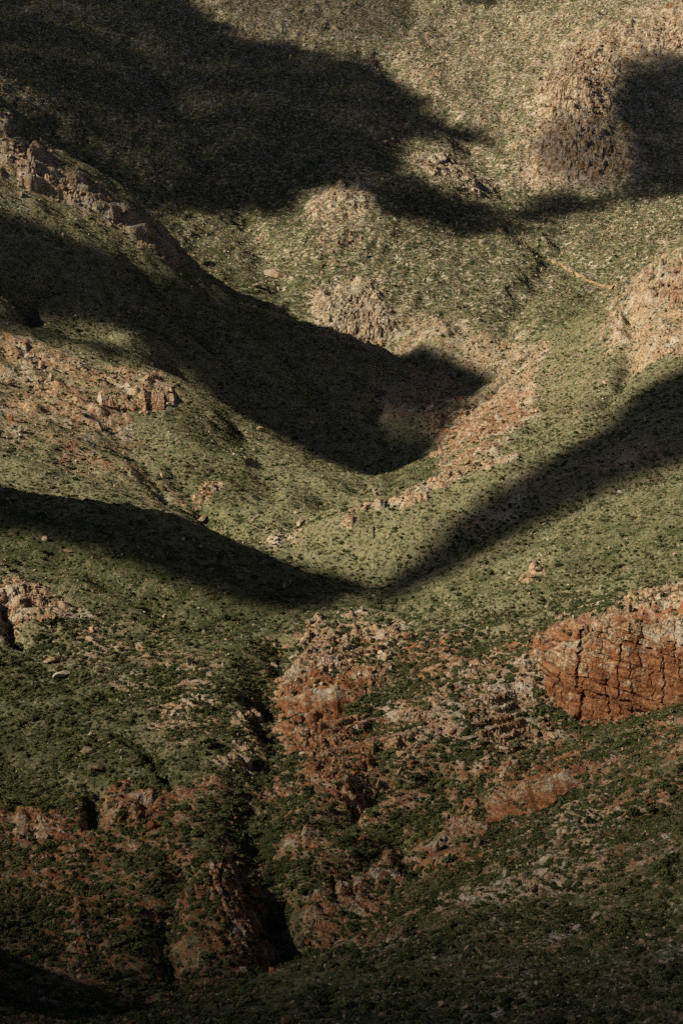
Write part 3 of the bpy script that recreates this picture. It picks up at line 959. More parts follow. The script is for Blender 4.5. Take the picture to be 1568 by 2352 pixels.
def make_root(nm, lb, org):
    last = nm.split("_")[-1]
    r_ = link(nm, None, label=lb, category=last if last in ("cliff", "crag", "ledge", "outcrop", "pillar", "spire") else "rocks")
    r_.location = org
    return r_


def make_wall(k, nm, lb, colr):
    """a cliff face standing between its foot and its brow, split by beds and joints, running back into the hill at the top and sides"""
    top, bot = WALL[nm]

    def world(ln):
        c_ = [0] + list(np.cumsum([math.hypot(b_[0] - a_[0], b_[1] - a_[1]) for a_, b_ in zip(ln[:-1], ln[1:])]))
        t_ = np.linspace(0, c_[-1], 24)
        w_ = []
        for q in t_:
            i_, j_ = spot(np.interp(q, c_, [v[0] for v in ln]), np.interp(q, c_, [v[1] for v in ln]), 2)
            w_.append((X[i_, j_], Y[i_, j_], Z[i_, j_]))
        w_ = np.array(w_)
        w_[1:-1, 2] += np.random.default_rng(k + len(ln)).normal(0, 1.1, 22) * np.clip(np.hypot(w_[1:-1, 0], w_[1:-1, 1]) / 640, .7, 2)
        for _ in range(1):
            w_[1:-1] = (w_[:-2] + 2 * w_[1:-1] + w_[2:]) / 4
        return w_
    T, B = world(top), world(bot)
    rm = np.hypot(B[:, 0], B[:, 1]).mean()
    dn = (B - T)[:, :2].mean(0)
    run = np.hypot(*dn)
    sl = -np.array([SX[spot(*top[1])], SY[spot(*top[1])]])
    sl /= np.hypot(*sl) + 1e-9
    dn = dn / (run + 1e-9) + sl * .7 + np.array([0, -.4])
    dn /= np.hypot(*dn)
    stk = np.array([-dn[1], dn[0]])
    px = rm * 2 * TH / 1568
    length = np.hypot(*(T[-1] - T[0])[:2])
    height = np.linalg.norm(T - B, axis=1).max()
    res = px * 2.0
    nu, nv = max(12, int(length / res)), max(10, int(height / res))
    uu = np.linspace(0, 23, nu)
    Tu = np.stack([np.interp(uu, range(24), T[:, q]) for q in range(3)], -1)
    Bu = np.stack([np.interp(uu, range(24), B[:, q]) for q in range(3)], -1)
    vv_ = np.linspace(0, 1, nv)
    pos = Bu[:, None] + (Tu - Bu)[:, None] * vv_[None, :, None]
    t_ = np.repeat(vv_[None], nu, 0)
    e_ = np.minimum(np.arange(nu), np.arange(nu)[::-1])[:, None] / nu
    endt = sstep(0, .10, e_ + .05 * fbm(np.zeros_like(t_) + 3.3 * k, t_ * 6, 1.0, 3, 141))
    hor = np.linalg.norm((Tu - Bu)[:, :2], axis=1)[:, None]
    h_ = np.linalg.norm(Tu - Bu, axis=1)[:, None]
    u_ = np.linspace(0, length, nu)[:, None] + 0 * t_
    s_ = pos[..., 2] + .22 * pos[..., 0] + 1.3 * fbm(u_, pos[..., 2], 11.0, 3, 150 + k)
    sc_ = np.clip(px / .14, .7, 1.8)
    u2 = u_ + 1.5 * fbm(u_, pos[..., 2] * 1.5, 5.0, 3, 140 + k, .6)
    r1, c1 = joints(u2, s_, 4.2 * sc_, 5.5 * sc_, k)
    r2, c2 = joints(u2 + .3, s_, 1.5 * sc_, 2.3 * sc_, k + 50)
    r3, c3 = joints(u2, s_, .62 * sc_, 1.0 * sc_, k + 90)
    off = 1.5 * (r1 - .4) + .75 * (r2 - .5) + .3 * (r3 - .5) - .8 * (c1 < .15 * sc_) * (r1 > .45) - .35 * (c2 < .12 * sc_) * (r2 > .5)
    r0, c0 = joints(u2, s_ * .35, 6.0 * sc_, 11.0 * sc_, k + 130)
    off = off + 2.4 * (r0 - .5) - 1.2 * (c0 < .22 * sc_)
    br = np.floor(s_ / (2.6 * sc_)).astype(np.int64)
    off = off + 1.9 * (hsh(br, br * 0 + 5, k + 7) - .5)
    off = off * sc_ + 3.0 * sc_ * fbm(u_, s_ * .5, 15.0, 4, 145 + k, .6)
    push = np.minimum(.22 * hor, .10 * h_) * np.sin(np.clip(t_ * 1.15, 0, 1) * math.pi / 2) ** 1.2
    out_ = (push + (off + .9 * sc_) * sstep(0, .10, t_)) * endt - 1.5 * (1 - endt)
    pos[..., 0] += dn[0] * out_
    pos[..., 1] += dn[1] * out_
    pos[..., 2] += .25 * sc_ * (r2 - .5) * (t_ > .9) - 1.2 * (t_ < .001)
    cap = pos[:, -1:].copy()
    rows = [pos]
    for bk, dz in ((.35, .25), (.75, .1), (1.2, -1.6)):
        c_ = cap.copy()
        d_ = (out_[:, -1:] + 1.2 * sc_) * bk
        c_[..., 0] -= dn[0] * d_
        c_[..., 1] -= dn[1] * d_
        c_[..., 2] += dz * sc_ + 1.6 * sc_ * fbm(c_[..., 0], c_[..., 1], 3.0, 3, 149, .6)
        rows.append(c_)
    pos = np.concatenate(rows, 1)
    nv += 3
    tt = np.concatenate([t_, np.ones((nu, 3))], 1)
    vid_ = np.arange(nu * nv).reshape(nu, nv)
    q4 = np.stack([vid_[:-1, :-1], vid_[1:, :-1], vid_[1:, 1:], vid_[:-1, 1:]], -1).reshape(-1, 4)
    pos = pos.reshape(-1, 3)
    org = np.array([pos[:, 0].mean(), pos[:, 1].mean(), Bu[:, 2].min()])
    r_ = make_root(nm, lb, org)
    base_red = {"red": .98, "mix": .62, "tan": .2}[colr]
    rd = base_red - .62 * sstep(.52, 1.0, tt + .45 * np.concatenate([r2 - .5, np.zeros((nu, 3))], 1)) + .25 * np.concatenate([r1 - .5, np.zeros((nu, 3))], 1)
    n_ = nu * nv
    link("rock_face", make_mesh("rock_face", pos - org, q4, mat_ground, {"rock": np.full(n_, 1.0), "red": rd.ravel(), "lush": np.full(n_, .2), "far": np.full(n_, 0.0)}, smooth=False), r_)
    return r_, org


ROOT = {}
for k, (nm, lb, poly, shp, colr, bs, cnt) in enumerate(OUT):
    if nm in WALL:
        ROOT[nm] = make_wall(k, nm, lb, colr)
        continue
    fi, fj = np.nonzero(FZ2 == 100 + k)
    if not len(fi):
        print("NO GROUND", nm)
        continue
    rmean = RAD[fi, fj].mean()
    dwn = -np.array([SX[fi, fj].mean(), SY[fi, fj].mean()])
    dwn /= np.hypot(*dwn)
    stk = np.array([-dwn[1], dwn[0]])
    n = 3 if rmean < 720 else 2
    g = np.arange(n + 1)
    gi_, gj_ = (fi[:, None, None] * n + g[None, :, None]) + 0 * g[None, None, :], (fj[:, None, None] * n + g[None, None, :]) + 0 * g[None, :, None]
    key = (gi_.astype(np.int64) * (NA * n + 1) + gj_)
    uq, inv = np.unique(key, return_inverse=True)
    inv = inv.reshape(key.shape)
    li, lj = uq // (NA * n + 1), uq % (NA * n + 1)
    i0, j0 = np.minimum(li // n, NR - 2), np.minimum(lj // n, NA - 2)
    fv, fu = (li - i0 * n) / n, (lj - j0 * n) / n

    def bil(a):
        return (a[i0, j0] * (1 - fv) + a[i0 + 1, j0] * fv) * (1 - fu) + (a[i0, j0 + 1] * (1 - fv) + a[i0 + 1, j0 + 1] * fv) * fu
    mem = (FZ2 == 100 + k)
    core = np.zeros(X.shape)
    core[1:-1, 1:-1] = mem[:-1, :-1][: NR - 2, : NA - 2] & mem[1:, :-1][: NR - 2, : NA - 2] & mem[:-1, 1:][: NR - 2, : NA - 2] & mem[1:, 1:][: NR - 2, : NA - 2]
    pos = np.stack([bil(X), bil(Y), bil(Z)], -1)
    sc_ = np.clip(rmean / 640, .8, 2.4)
    u_ = pos[:, 0] * stk[0] + pos[:, 1] * stk[1] + 1.2 * fbm(pos[:, 0], pos[:, 2] * 2, 6.0, 2, 140)
    s_ = pos[:, 2] + .22 * pos[:, 0] + 1.6 * fbm(pos[:, 0], pos[:, 1], 14.0, 2, 150)
    tall = 1.5 if shp == "column" else (.8 if shp == "slab" else 1.3)
    off = 1.0 * blocks(u_, s_, 2.2 * tall * sc_, 3.0 * sc_, k) + .6 * blocks(u_, s_, .9 * tall * sc_, 1.5 * sc_, k + 50) + .35 * blocks(u_, s_, .45 * tall * sc_, .8 * sc_, k + 90)
    off = (off - .8) * sc_ * bil(core) * bil(np.clip(.35 + rk, 0, 1))
    pos[:, 0] += dwn[0] * off * .85
    pos[:, 1] += dwn[1] * off * .85
    pos[:, 2] += off * .45
    q4 = np.stack([inv[:, :-1, :-1], inv[:, :-1, 1:], inv[:, 1:, 1:], inv[:, 1:, :-1]], -1).reshape(-1, 4)
    org = np.array([pos[:, 0].mean(), pos[:, 1].mean(), pos[:, 2].min()])
    root = make_root(nm, lb, org)
    ROOT[nm] = (root, org)
    link("rock_face", make_mesh("rock_face", pos - org, q4, mat_ground, {"rock": np.maximum(bil(rock), (.6 if rmean < 760 else .45) * bil(core)), "red": bil(red), "lush": bil(lush), "far": bil(far)}, smooth=False), root)
print("ground", time.time() - T0)

# ------------------------------------------------------------------ clouds out of view, shaped backwards from the shade wanted on the slopes
BOX = [(-200, -200), (1800, -200), (1800, 2600), (-200, 2600)]
SH_FAR = paint([
    ([(-60, -60), (380, -60), (480, 30), (640, 95), (860, 125), (930, 190), (1000, 245), (1130, 325), (1160, 360), (1050, 335), (950, 335), (925, 380), (1010, 435), (1140, 475), (1215, 545), (1080, 550), (950, 525), (870, 500), (845, 450), (770, 425), (700, 455), (680, 515), (570, 495),
      (480, 500), (400, 500), (330, 520), (200, 440), (60, 340), (-60, 240)], .985, 8),
    ([(430, -60), (960, -60), (960, 60), (880, 110), (640, 80), (500, 20)], .62, 12),
    ([(-40, 160), (70, 205), (170, 265), (300, 365), (380, 430), (350, 430), (250, 360), (130, 285), (40, 248), (-40, 225)], .85, 6),
    ([(-40, 165), (70, 205), (150, 255), (130, 265), (40, 240), (-40, 215)], .45, 6),
    ([(1420, 150), (1568, 120), (1700, 120), (1700, 440), (1568, 452), (1400, 475), (1215, 540), (1150, 485), (1260, 435), (1400, 445), (1450, 330), (1400, 270)], .98, 8),
    ([(1230, 310), (1300, 270), (1420, 270), (1460, 340), (1400, 440), (1270, 420)], .68, 10),
    ([(980, -60), (1320, -60), (1240, 3), (1080, 8)], .9, 4),
    ([(1080, 900), (1160, 850), (1235, 790), (1200, 840), (1100, 915)], .7, 6),
])
SH_RIDGE = paint([
    ([(-60, 455), (80, 500), (200, 560), (330, 618), (425, 632), (480, 590), (560, 640), (700, 700), (860, 740), (1000, 800), (1150, 870), (1110, 930), (1020, 1035), (900, 1180), (700, 1120), (600, 1080), (520, 1030), (430, 930), (370, 825), (300, 765), (180, 745), (80, 740), (60, 700), (-60, 690)], .99, 5),
    ([(860, 930), (960, 950), (1050, 930), (1000, 1020), (880, 1000)], .86, 10),
])
SH_LOW = .93 * np.clip((_my - 1360) / 990, 0, 1) ** .85  # thin cloud added to darken the foreground, thicker towards the bottom of the frame
SH_LOW = np.maximum(SH_LOW, blur(inside([(760, 2420), (1000, 2240), (1250, 2170), (1700, 1960), (1700, 2420)], _mx, _my) * .9, 70))  # further added veil over both lower corners
SH_LOW = np.maximum(SH_LOW, blur(inside([(-200, 1950), (350, 1980), (600, 2200), (500, 2600), (-200, 2600)], _mx, _my) * .8, 80))
SH_LEFT = np.maximum(SH_LOW, paint([([(-60, 1080), (100, 1090), (250, 1120), (400, 1165), (500, 1210), (600, 1250), (700, 1290), (850, 1330), (880, 1382), (800, 1410), (600, 1410), (500, 1375), (400, 1335), (250, 1285), (120, 1240), (-60, 1215)], .985, 8)]))
BAND = paint([([(830, 1362), (930, 1295), (1030, 1200), (1110, 1135), (1240, 1062), (1390, 975), (1460, 900), (1568, 838), (1700, 770), (1700, 1020), (1568, 1065), (1400, 1130), (1250, 1205), (1100, 1280), (950, 1362), (850, 1400)], .98, 9)])
SH_RIGHT = np.maximum(SH_LOW, BAND)
SH_LIT = np.zeros((MH, MW))
PER_ZONE = {0: SH_LOW, 1: SH_RIGHT, 2: SH_LEFT, 3: paint([([(-60, 700), (60, 700), (180, 750), (300, 775), (370, 830), (360, 850), (200, 800), (-60, 740)], .9, 6)]), 4: SH_RIDGE, 5: BAND, 6: SH_FAR}
HC = 460.0
CS = 5.0
k = to_sun.xy / to_sun.z
m = (VIS | (zone == 4) | (zone == 2)) & (RAD > 300) & (np.abs(np.arctan2(X, Y)) < R(13.2)) & (PY > -120) & (PY < 2500)
cxp = (X + k[0] * (HC - Z))[m]
cyp = (Y + k[1] * (HC - Z))[m]
sv = np.zeros(X.shape)
for z_, t_ in PER_ZONE.items():
    s_ = zone == z_
    amp = 34 if z_ == 6 else 10
    sv[s_] = look(t_, PX[s_] + amp * fbm(X[s_], Y[s_], 90, 4, 180, .6) + amp * .8 * fbm(X[s_], Y[s_], 28, 3, 182), PY[s_] + amp * fbm(X[s_], Y[s_], 90, 4, 190, .6) + amp * .8 * fbm(X[s_], Y[s_], 28, 3, 192))
    if z_ == 6:
        sv[s_] *= np.clip(.985 + .22 * fbm(X[s_], Y[s_], 120, 3, 195), .75, 1)
sv = sv[m]
x0c, y0c = cxp.min() - 90, cyp.min() - 90
nxc, nyc = int((cxp.max() + 90 - x0c) / CS), int((cyp.max() + 90 - y0c) / CS)
ci = ((cyp - y0c) / CS).astype(int) * nxc + ((cxp - x0c) / CS).astype(int)
den = np.bincount(ci, minlength=nxc * nyc).reshape(nyc, nxc).astype(float)
num = np.bincount(ci, weights=sv, minlength=nxc * nyc).reshape(nyc, nxc)
avg = num / np.maximum(den, 1e-9)
w = (den > 0).astype(float)
D = avg * w
known = w > 0
val = D.copy()
for rad in (4, 12, 32, 80):
    bw, bd = blur(w, rad), blur(D, rad)
    fill = (~known) & (bw > .02)
    val[fill] = (bd / np.maximum(bw, 1e-9))[fill]
    known |= fill
jj, ii = np.mgrid[0:nyc, 0:nxc]
edge = np.minimum.reduce([jj, ii, nyc - 1 - jj, nxc - 1 - ii]) * CS
val *= sstep(0, 60, edge)
gxc, gyc = x0c + (ii + .5) * CS, y0c + (jj + .5) * CS
mat_shade_cloud = bpy.data.materials.new("shade_cloud")
mat_shade_cloud.use_nodes = True
nt = mat_shade_cloud.node_tree
nt.nodes.clear()
out = nt.nodes.new("ShaderNodeOutputMaterial")
mx = nt.nodes.new("ShaderNodeMixShader")
tr = nt.nodes.new("ShaderNodeBsdfTransparent")
df = nt.nodes.new("ShaderNodeBsdfDiffuse")
df.inputs[0].default_value = (.82, .84, .87, 1)
at = nt.nodes.new("ShaderNodeAttribute")
at.attribute_name = "cover"
nt.links.new(at.outputs["Fac"], mx.inputs[0])
nt.links.new(tr.outputs[0], mx.inputs[1])
nt.links.new(df.outputs[0], mx.inputs[2])
nt.links.new(mx.outputs[0], out.inputs[0])
alpha = 1 - np.sqrt(np.clip(1 - val, 0, 1))
thick = 70 * np.sqrt(np.clip(val, 0, 1)) * (.6 + .8 * np.clip(.5 + fbm(gxc, gyc, 70, 4, 90), 0, 1)) * sstep(.02, .3, val)
on = val > .03
cell = on[:-1, :-1] | on[1:, :-1] | on[:-1, 1:] | on[1:, 1:]
# separate clouds
lab = np.zeros(cell.shape, int)
nlab = 0
for sj, si in zip(*np.nonzero(cell)):
    if lab[sj, si]:
        continue
    nlab += 1
    st = [(sj, si)]
    lab[sj, si] = nlab
    while st:
        a, b_ = st.pop()
        for da, db in ((1, 0), (-1, 0), (0, 1), (0, -1)):
            c, d = a + da, b_ + db
            if 0 <= c < cell.shape[0] and 0 <= d < cell.shape[1] and cell[c, d] and not lab[c, d]:
                lab[c, d] = nlab
                st.append((c, d))
vid = np.arange(nyc * nxc).reshape(nyc, nxc)
quad = np.stack([vid[:-1, :-1], vid[:-1, 1:], vid[1:, 1:], vid[1:, :-1]], -1)
base = np.stack([gxc, gyc, np.full_like(gxc, HC)], -1).reshape(-1, 3)
lean = np.array([k[0], k[1], 1.0])
for L in range(1, nlab + 1):
    q = quad[lab == L]
    if len(q) < 40:
        continue
    u, inv = np.unique(q, return_inverse=True)
    inv = inv.reshape(-1, 4)
    hh = thick.ravel()[u][:, None]
    bot = base[u] - lean * hh * .25
    top = base[u] + lean * hh
    n = len(u)
    al = alpha.ravel()[u]
    link("cloud", make_mesh("cloud", np.concatenate([bot, top]), np.concatenate([inv[:, ::-1], inv + n]), mat_shade_cloud, {"cover": np.concatenate([al, al])}), kind="structure")  # never in view; outline and density fitted to the shade it casts
print("clouds", nlab, time.time() - T0)
# ------------------------------------------------------------------ placing things on the ground
I0, I1 = 41, 41 + 1150
J0, J1 = len(az_out), len(az_out) + len(az_in) - 1
sub = (slice(I0, I1), slice(J0, J1))
sPX, sPY, sV, sR = PX[sub], PY[sub], VIS[sub], RAD[sub]
INF = (sPX > -60) & (sPX < 1630) & (sPY > -60) & (sPY < 2420)
def ground(i, j, fu, fv):
    """a spot inside cell (i, j) of the ground sheet"""
    def b(a):
        return (a[i, j] * (1 - fv) + a[i + 1, j] * fv) * (1 - fu) + (a[i, j + 1] * (1 - fv) + a[i + 1, j + 1] * fv) * fu
    return np.stack([b(X), b(Y), b(Z)], -1)


def scatter(weight, n, gen):
    w = weight.ravel()
    c = np.cumsum(w)
    t = np.searchsorted(c, gen.random(n) * c[-1])
    i, j = np.unravel_index(np.clip(t, 0, w.size - 1), weight.shape)
    i, j = i + I0, j + J0
    return i, j, ground(i, j, gen.random(n), gen.random(n))


def hull_rock(seed, dims=(1, 1, 1), n=16, boxy=.6):
    """an angular block: the hull of points pressed towards a box, about 30 triangles"""
    g = np.random.default_rng(seed)
    v = g.normal(size=(n, 3))
    v /= np.abs(v).max(1)[:, None] * boxy + np.linalg.norm(v, axis=1)[:, None] * (1 - boxy)
    v *= g.uniform(.82, 1.08, (n, 1))
    v *= np.array(dims) * .5
    v[:, 0] += v[:, 2] * g.uniform(-.25, .25)
    bm = bmesh.new()
    for q in v:
        bm.verts.new(q)
    r = bmesh.ops.convex_hull(bm, input=bm.verts)
    bmesh.ops.delete(bm, geom=list({e for e in r["geom_interior"] + r["geom_unused"] if isinstance(e, bmesh.types.BMVert)}), context='VERTS')
    bmesh.ops.recalc_face_normals(bm, faces=bm.faces)
    me = bpy.data.meshes.new("rock_block")
    bm.to_mesh(me)
    bm.free()
    return me


def shrub_mesh(seed, leaves=150, size=.20):
    """a low rounded shrub: several unequal lobes of leaf sprays, open towards the ground"""
    g = np.random.default_rng(seed)
    lobes = [(g.uniform(-.45, .45), g.uniform(-.45, .45), g.uniform(.25, .55), g.uniform(.38, .62)) for _ in range(6)]
    vs, fs = [], []
    for q in range(leaves):
        lx, ly, lz, lr = lobes[q % 6]
        d = g.normal(size=3)
        d /= np.linalg.norm(d)
        if d[2] < -.4:
            d[2] = -d[2]
        c = np.array([lx, ly, lz]) + d * lr * g.uniform(.72, 1.05)
        c[2] = max(c[2], .02)
        nrm = d + g.normal(size=3) * .45
        nrm /= np.linalg.norm(nrm)
        t = np.cross(nrm, g.normal(size=3))
        t /= np.linalg.norm(t)
        s_ = np.cross(nrm, t)
        a, b_ = size * g.uniform(.7, 1.4), size * g.uniform(.5, .9)
        k0 = len(vs)
        vs += [c - t * a, c + s_ * b_ + nrm * .03, c + t * a, c - s_ * b_ - nrm * .03]
        fs.append((k0, k0 + 1, k0 + 2, k0 + 3))
    me = make_mesh("shrub", np.array(vs), np.array(fs), mat_shrub, smooth=False)
    return me


def tussock_mesh(seed):
    g = np.random.default_rng(seed)
    vs, fs = [], []
    for q in range(26):
        a = g.uniform(0, 6.283)
        l, w, lean_ = g.uniform(.5, 1.0), g.uniform(.08, .16), g.uniform(.15, .9)
        bx, by = g.normal(0, .12), g.normal(0, .12)
        dx, dy = math.cos(a), math.sin(a)
        k0 = len(vs)
        tip = (bx + dx * l * lean_, by + dy * l * lean_, l * (1 - .45 * lean_))
        vs += [(bx - dy * w, by + dx * w, -.1), (bx + dy * w, by - dx * w, -.1), tip]
        fs.append((k0, k0 + 1, k0 + 2))
    return make_mesh("grass_tussock", np.array(vs), np.array(fs), mat_grass, smooth=False)


BLOCK = [hull_rock(100 + q, (1, .8, .75), 18, .62) for q in range(8)]
COLUMN = [hull_rock(200 + q, (.7, .75, 1.6), 18, .75) for q in range(8)]
SLAB = [hull_rock(300 + q, (1.5, .9, .5), 18, .72) for q in range(8)]


def with_mat(ms, m):
    o_ = []
    for a in ms:
        c = a.copy()
        c.materials.clear()
        c.materials.append(m)
        o_.append(c)
    return o_


LIB = {(sn, cn): with_mat(ms, mm) for sn, ms in (("block", BLOCK), ("column", COLUMN), ("slab", SLAB)) for cn, mm in (("tan", mat_tan), ("mix", mat_mix), ("red", mat_red))}

# ------------------------------------------------------------------ cliffs and outcrops, each a thing with its blocks
gO = np.random.default_rng(3)
for nm, lb, poly, shp, colr, bs, cnt in OUT:
    if nm not in ROOT:
        continue
    root, org = ROOT[nm]
    ii_, jj_ = np.nonzero(inside(poly, sPX, sPY) & sV)
    order = gO.permutation(len(ii_))
    got = []
    for q in order:
        a, b_ = ii_[q], jj_[q]
        x_, y_ = sPX[a, b_], sPY[a, b_]
        sz = bs * .8 * gO.choice([.55, .7, .9, 1.1, 1.45], p=[.30, .27, .25, .12, .06])
        if all((x_ - u[0]) ** 2 + (y_ - u[1]) ** 2 > (.5 * (sz + u[2])) ** 2 for u in got):
            got.append((x_, y_, sz, a + I0, b_ + J0))
        if len(got) >= cnt * (.30 if nm in WALL else .35 if shp == "column" or colr == "red" else .75) + 2:
            break
    for u in got:
        pt = np.array([X[u[3], u[4]], Y[u[3], u[4]], Z[u[3], u[4]]])
        s_ = u[2] * math.hypot(pt[0], pt[1]) * 2 * TH / 1568
        yaw = math.atan2(-SY[u[3], u[4]], -SX[u[3], u[4]]) + math.pi / 2 + gO.normal(0, .22)
        o_ = link("rock_block", gO.choice(LIB[(shp, colr if gO.random() > .25 else "mix")]), root)
        o_.location = Vector(pt - org) + Vector((0, 0, s_ * .05))
        o_.rotation_euler = (gO.normal(0, .10), gO.normal(.06, .10), yaw)
        o_.scale = (s_ * gO.uniform(.8, 1.3), s_ * gO.uniform(.7, 1.1), s_ * gO.uniform(.75, 1.25))
print("outcrops", time.time() - T0)

# ------------------------------------------------------------------ landmarks used in labels
SHORT = {"red_cliff": "the tall red cliff", "rock_band": "the tall cliff's tan rim", "orange_cliff": "the fluted orange wall", "red_rock_wall": "the smooth dark red face", "rock_crag": "the pale crag by the gully", "rock_pillar": "the upright tan rib",
         "rust_cliff": "the broken rust red cliff", "orange_crag": "the low orange crag", "rock_buttress": "the wide brown buttress", "stony_crag": "the pale stony crag", "red_ledge": "the long red ledge", "rock_spire": "the pale spire", "red_rock_slope": "the red bedded slope",
         "red_crag": "the red and pink crag", "boulder_crag": "the cream boulder pile", "pale_crag": "the pale knob", "rock_fin": "the cream fin", "stone_strip": "the strip of pale stones", "rock_ledge": "the short rust ledge", "low_cliff": "the low tan cliff", "rock_tower": "the orange rock tower",
         "rock_rib": "the steep tan rib", "rubble_crag": "the rubbly brown crag", "rust_outcrop": "the rust outcrop", "brown_outcrop": "the dark brown outcrop", "pink_crag": "the pink crag", "small_red_rock": "the lone small red rock", "tan_outcrop": "the tan outcrop on grass",
         "rock_terrace": "the stepped orange ledge", "rock_flake": "the grey tan flakes", "rounded_outcrop": "the rounded tan outcrop", "red_boulder_ledge": "the bright red slab", "dark_red_crag": "the jagged red brown crag", "crest_rocks": "the sunlit ridge crest", "cleft_cliff": "the shaded ravine cliff",
         "ravine_cliff": "the sunlit ravine cliff", "crest_crag": "the bright crest's crag", "knoll_crag": "the rounded knoll", "streaked_crag": "the pink streaked crag", "far_red_crag": "the reddish far crag", "far_tan_rocks": "the strip of far tan rocks", "far_brown_columns": "the brown columns at the top"}
ANCH = [(SHORT[o_[0]], float(np.mean([q[0] for q in o_[2]])), float(np.mean([q[1] for q in o_[2]])), .5 * max(max(q[0] for q in o_[2]) - min(q[0] for q in o_[2]), max(q[1] for q in o_[2]) - min(q[1] for q in o_[2]))) for o_ in OUT if o_[0] in SHORT and o_[0] in ROOT]
ANCH += [("the picture's lower right corner", 1568, 2352, 90), ("the picture's lower left corner", 0, 2352, 90), ("the middle of the bottom edge", 784, 2352, 60), ("the dark spur's tip", 690, 2214, 30), ("the grassy bowl", 130, 1700, 90), ("the dark cleft", 650, 2060, 50),
         ("the valley bottom", 850, 1365, 30), ("the dark spur's middle", 1150, 2200, 60), ("the dark spur's upper end", 1480, 2010, 60), ("the shaded green ridge's end", 650, 1370, 50), ("the smooth grass slope", 1350, 1250, 90), ("the dark band", 1300, 1100, 80),
         ("the gully's upper end", 620, 1500, 40), ("the stony scrub slope", 350, 1560, 80), ("the bright rim", 1000, 1130, 60), ("the ochre track", 1320, 625, 40)]
ORD = ["nearest", "second nearest", "third nearest", "fourth nearest", "fifth nearest", "sixth nearest", "seventh nearest", "eighth nearest", "ninth nearest", "tenth nearest"]
to_label = {}


def describe(o_, what, x_, y_):
    """remember a thing with the landmark it lies next to; the labels follow once all are placed"""
    best = min(ANCH, key=lambda q: max(0, math.hypot(q[1] - x_, q[2] - y_) - q[3] * .6) + 0 * q[3])
    dx, dy = x_ - best[1], y_ - best[2]
    d_ = math.hypot(dx, dy)
    if d_ < best[3] * .75 and "corner" not in best[0] and "edge" not in best[0]:
        rel = "amid"
    elif abs(dy) > abs(dx):
        rel = "above" if dy < 0 else "below"
    else:
        rel = "left of" if dx < 0 else "right of"
    to_label.setdefault((what, rel, best[0]), []).append((d_, o_))


def write_labels(kind):
    for (what, rel, an), lst in to_label.items():
        if not what.endswith(kind):
            continue
        lst.sort(key=lambda q: q[0])
        for q, (d_, o_) in enumerate(lst):
            o_["label"] = "%s %s %s" % (what, rel, an) + (", %s" % ORD[min(q, 9)] if len(lst) > 1 else "")
            o_["group"] = "%ss %s %s" % (what, rel, an)


# ------------------------------------------------------------------ single boulders
gB = np.random.default_rng(11)
NAMED = [
    ("large pale flat boulder alone on the sunlit far slope", 632, 636, 46, "slab", "tan"),
    ("flat pale rock just below the large pale flat boulder", 588, 660, 24, "slab", "tan"),
    ("pale rounded boulder by the bright rim at the valley's end", 846, 1160, 22, "slab", "tan"),
    ("pale boulder on the sunlit crest against the dark flank", 596, 988, 22, "block", "tan"),
    ("tan boulder at the edge of the bushes below the jagged red brown crag", 465, 1192, 22, "slab", "mix"),
    ("leaning pale boulder on the scrubby slope, ringed by bushes", 204, 1728, 30, "slab", "tan"),
    ("wide tan boulder at the foot of the leaning pale boulder", 222, 1768, 36, "slab", "mix"),
    ("rounded tan boulder beside a bush on the stony scrub slope", 118, 1520, 30, "slab", "mix"),
    ("long thin pale slab on the stony scrub slope", 140, 1553, 34, "slab", "tan"),
    ("upright pale stone in the middle of the stony scrub slope", 432, 1528, 22, "column", "tan"),
    ("cream boulder alone in the scrub near the dark spur", 1530, 1925, 28, "slab", "tan"),
    ("tilted cream slab at the end of the long red ledge", 1335, 1810, 30, "slab", "tan"),
    ("pale block under the tall red cliff's corner", 1250, 1860, 22, "block", "tan"),
    ("small standing boulder just left of the dark spur's tip", 566, 2240, 34, "column", "mix"),
    ("pale boulder pair's larger half in the scrub below the low cliff", 172, 2190, 34, "slab", "tan"),
]


def put_boulder(name, label, x_, y_, px_, shp, colr, group=None, gl=None):
    d2 = (sPX - x_) ** 2 + (sPY - y_) ** 2 + (~sV) * 1e6
    a, b_ = np.unravel_index(np.argmin(d2), d2.shape)
    a, b_ = a + I0, b_ + J0
    s_ = px_ * RAD[a, b_] * 2 * TH / 1568
    o_ = link(name, gB.choice(LIB[(shp, colr)]), label=label, category="boulder")
    if group:
        o_["group"] = group
    o_.location = (X[a, b_], Y[a, b_], Z[a, b_] + s_ * .12)
    o_.rotation_euler = (gB.normal(0, .2), gB.normal(0, .2), gB.uniform(0, 6.28))
    o_.scale = (s_ * gB.uniform(.8, 1.1), s_ * gB.uniform(.8, 1.1), s_ * gB.uniform(.8, 1.1))
    return o_


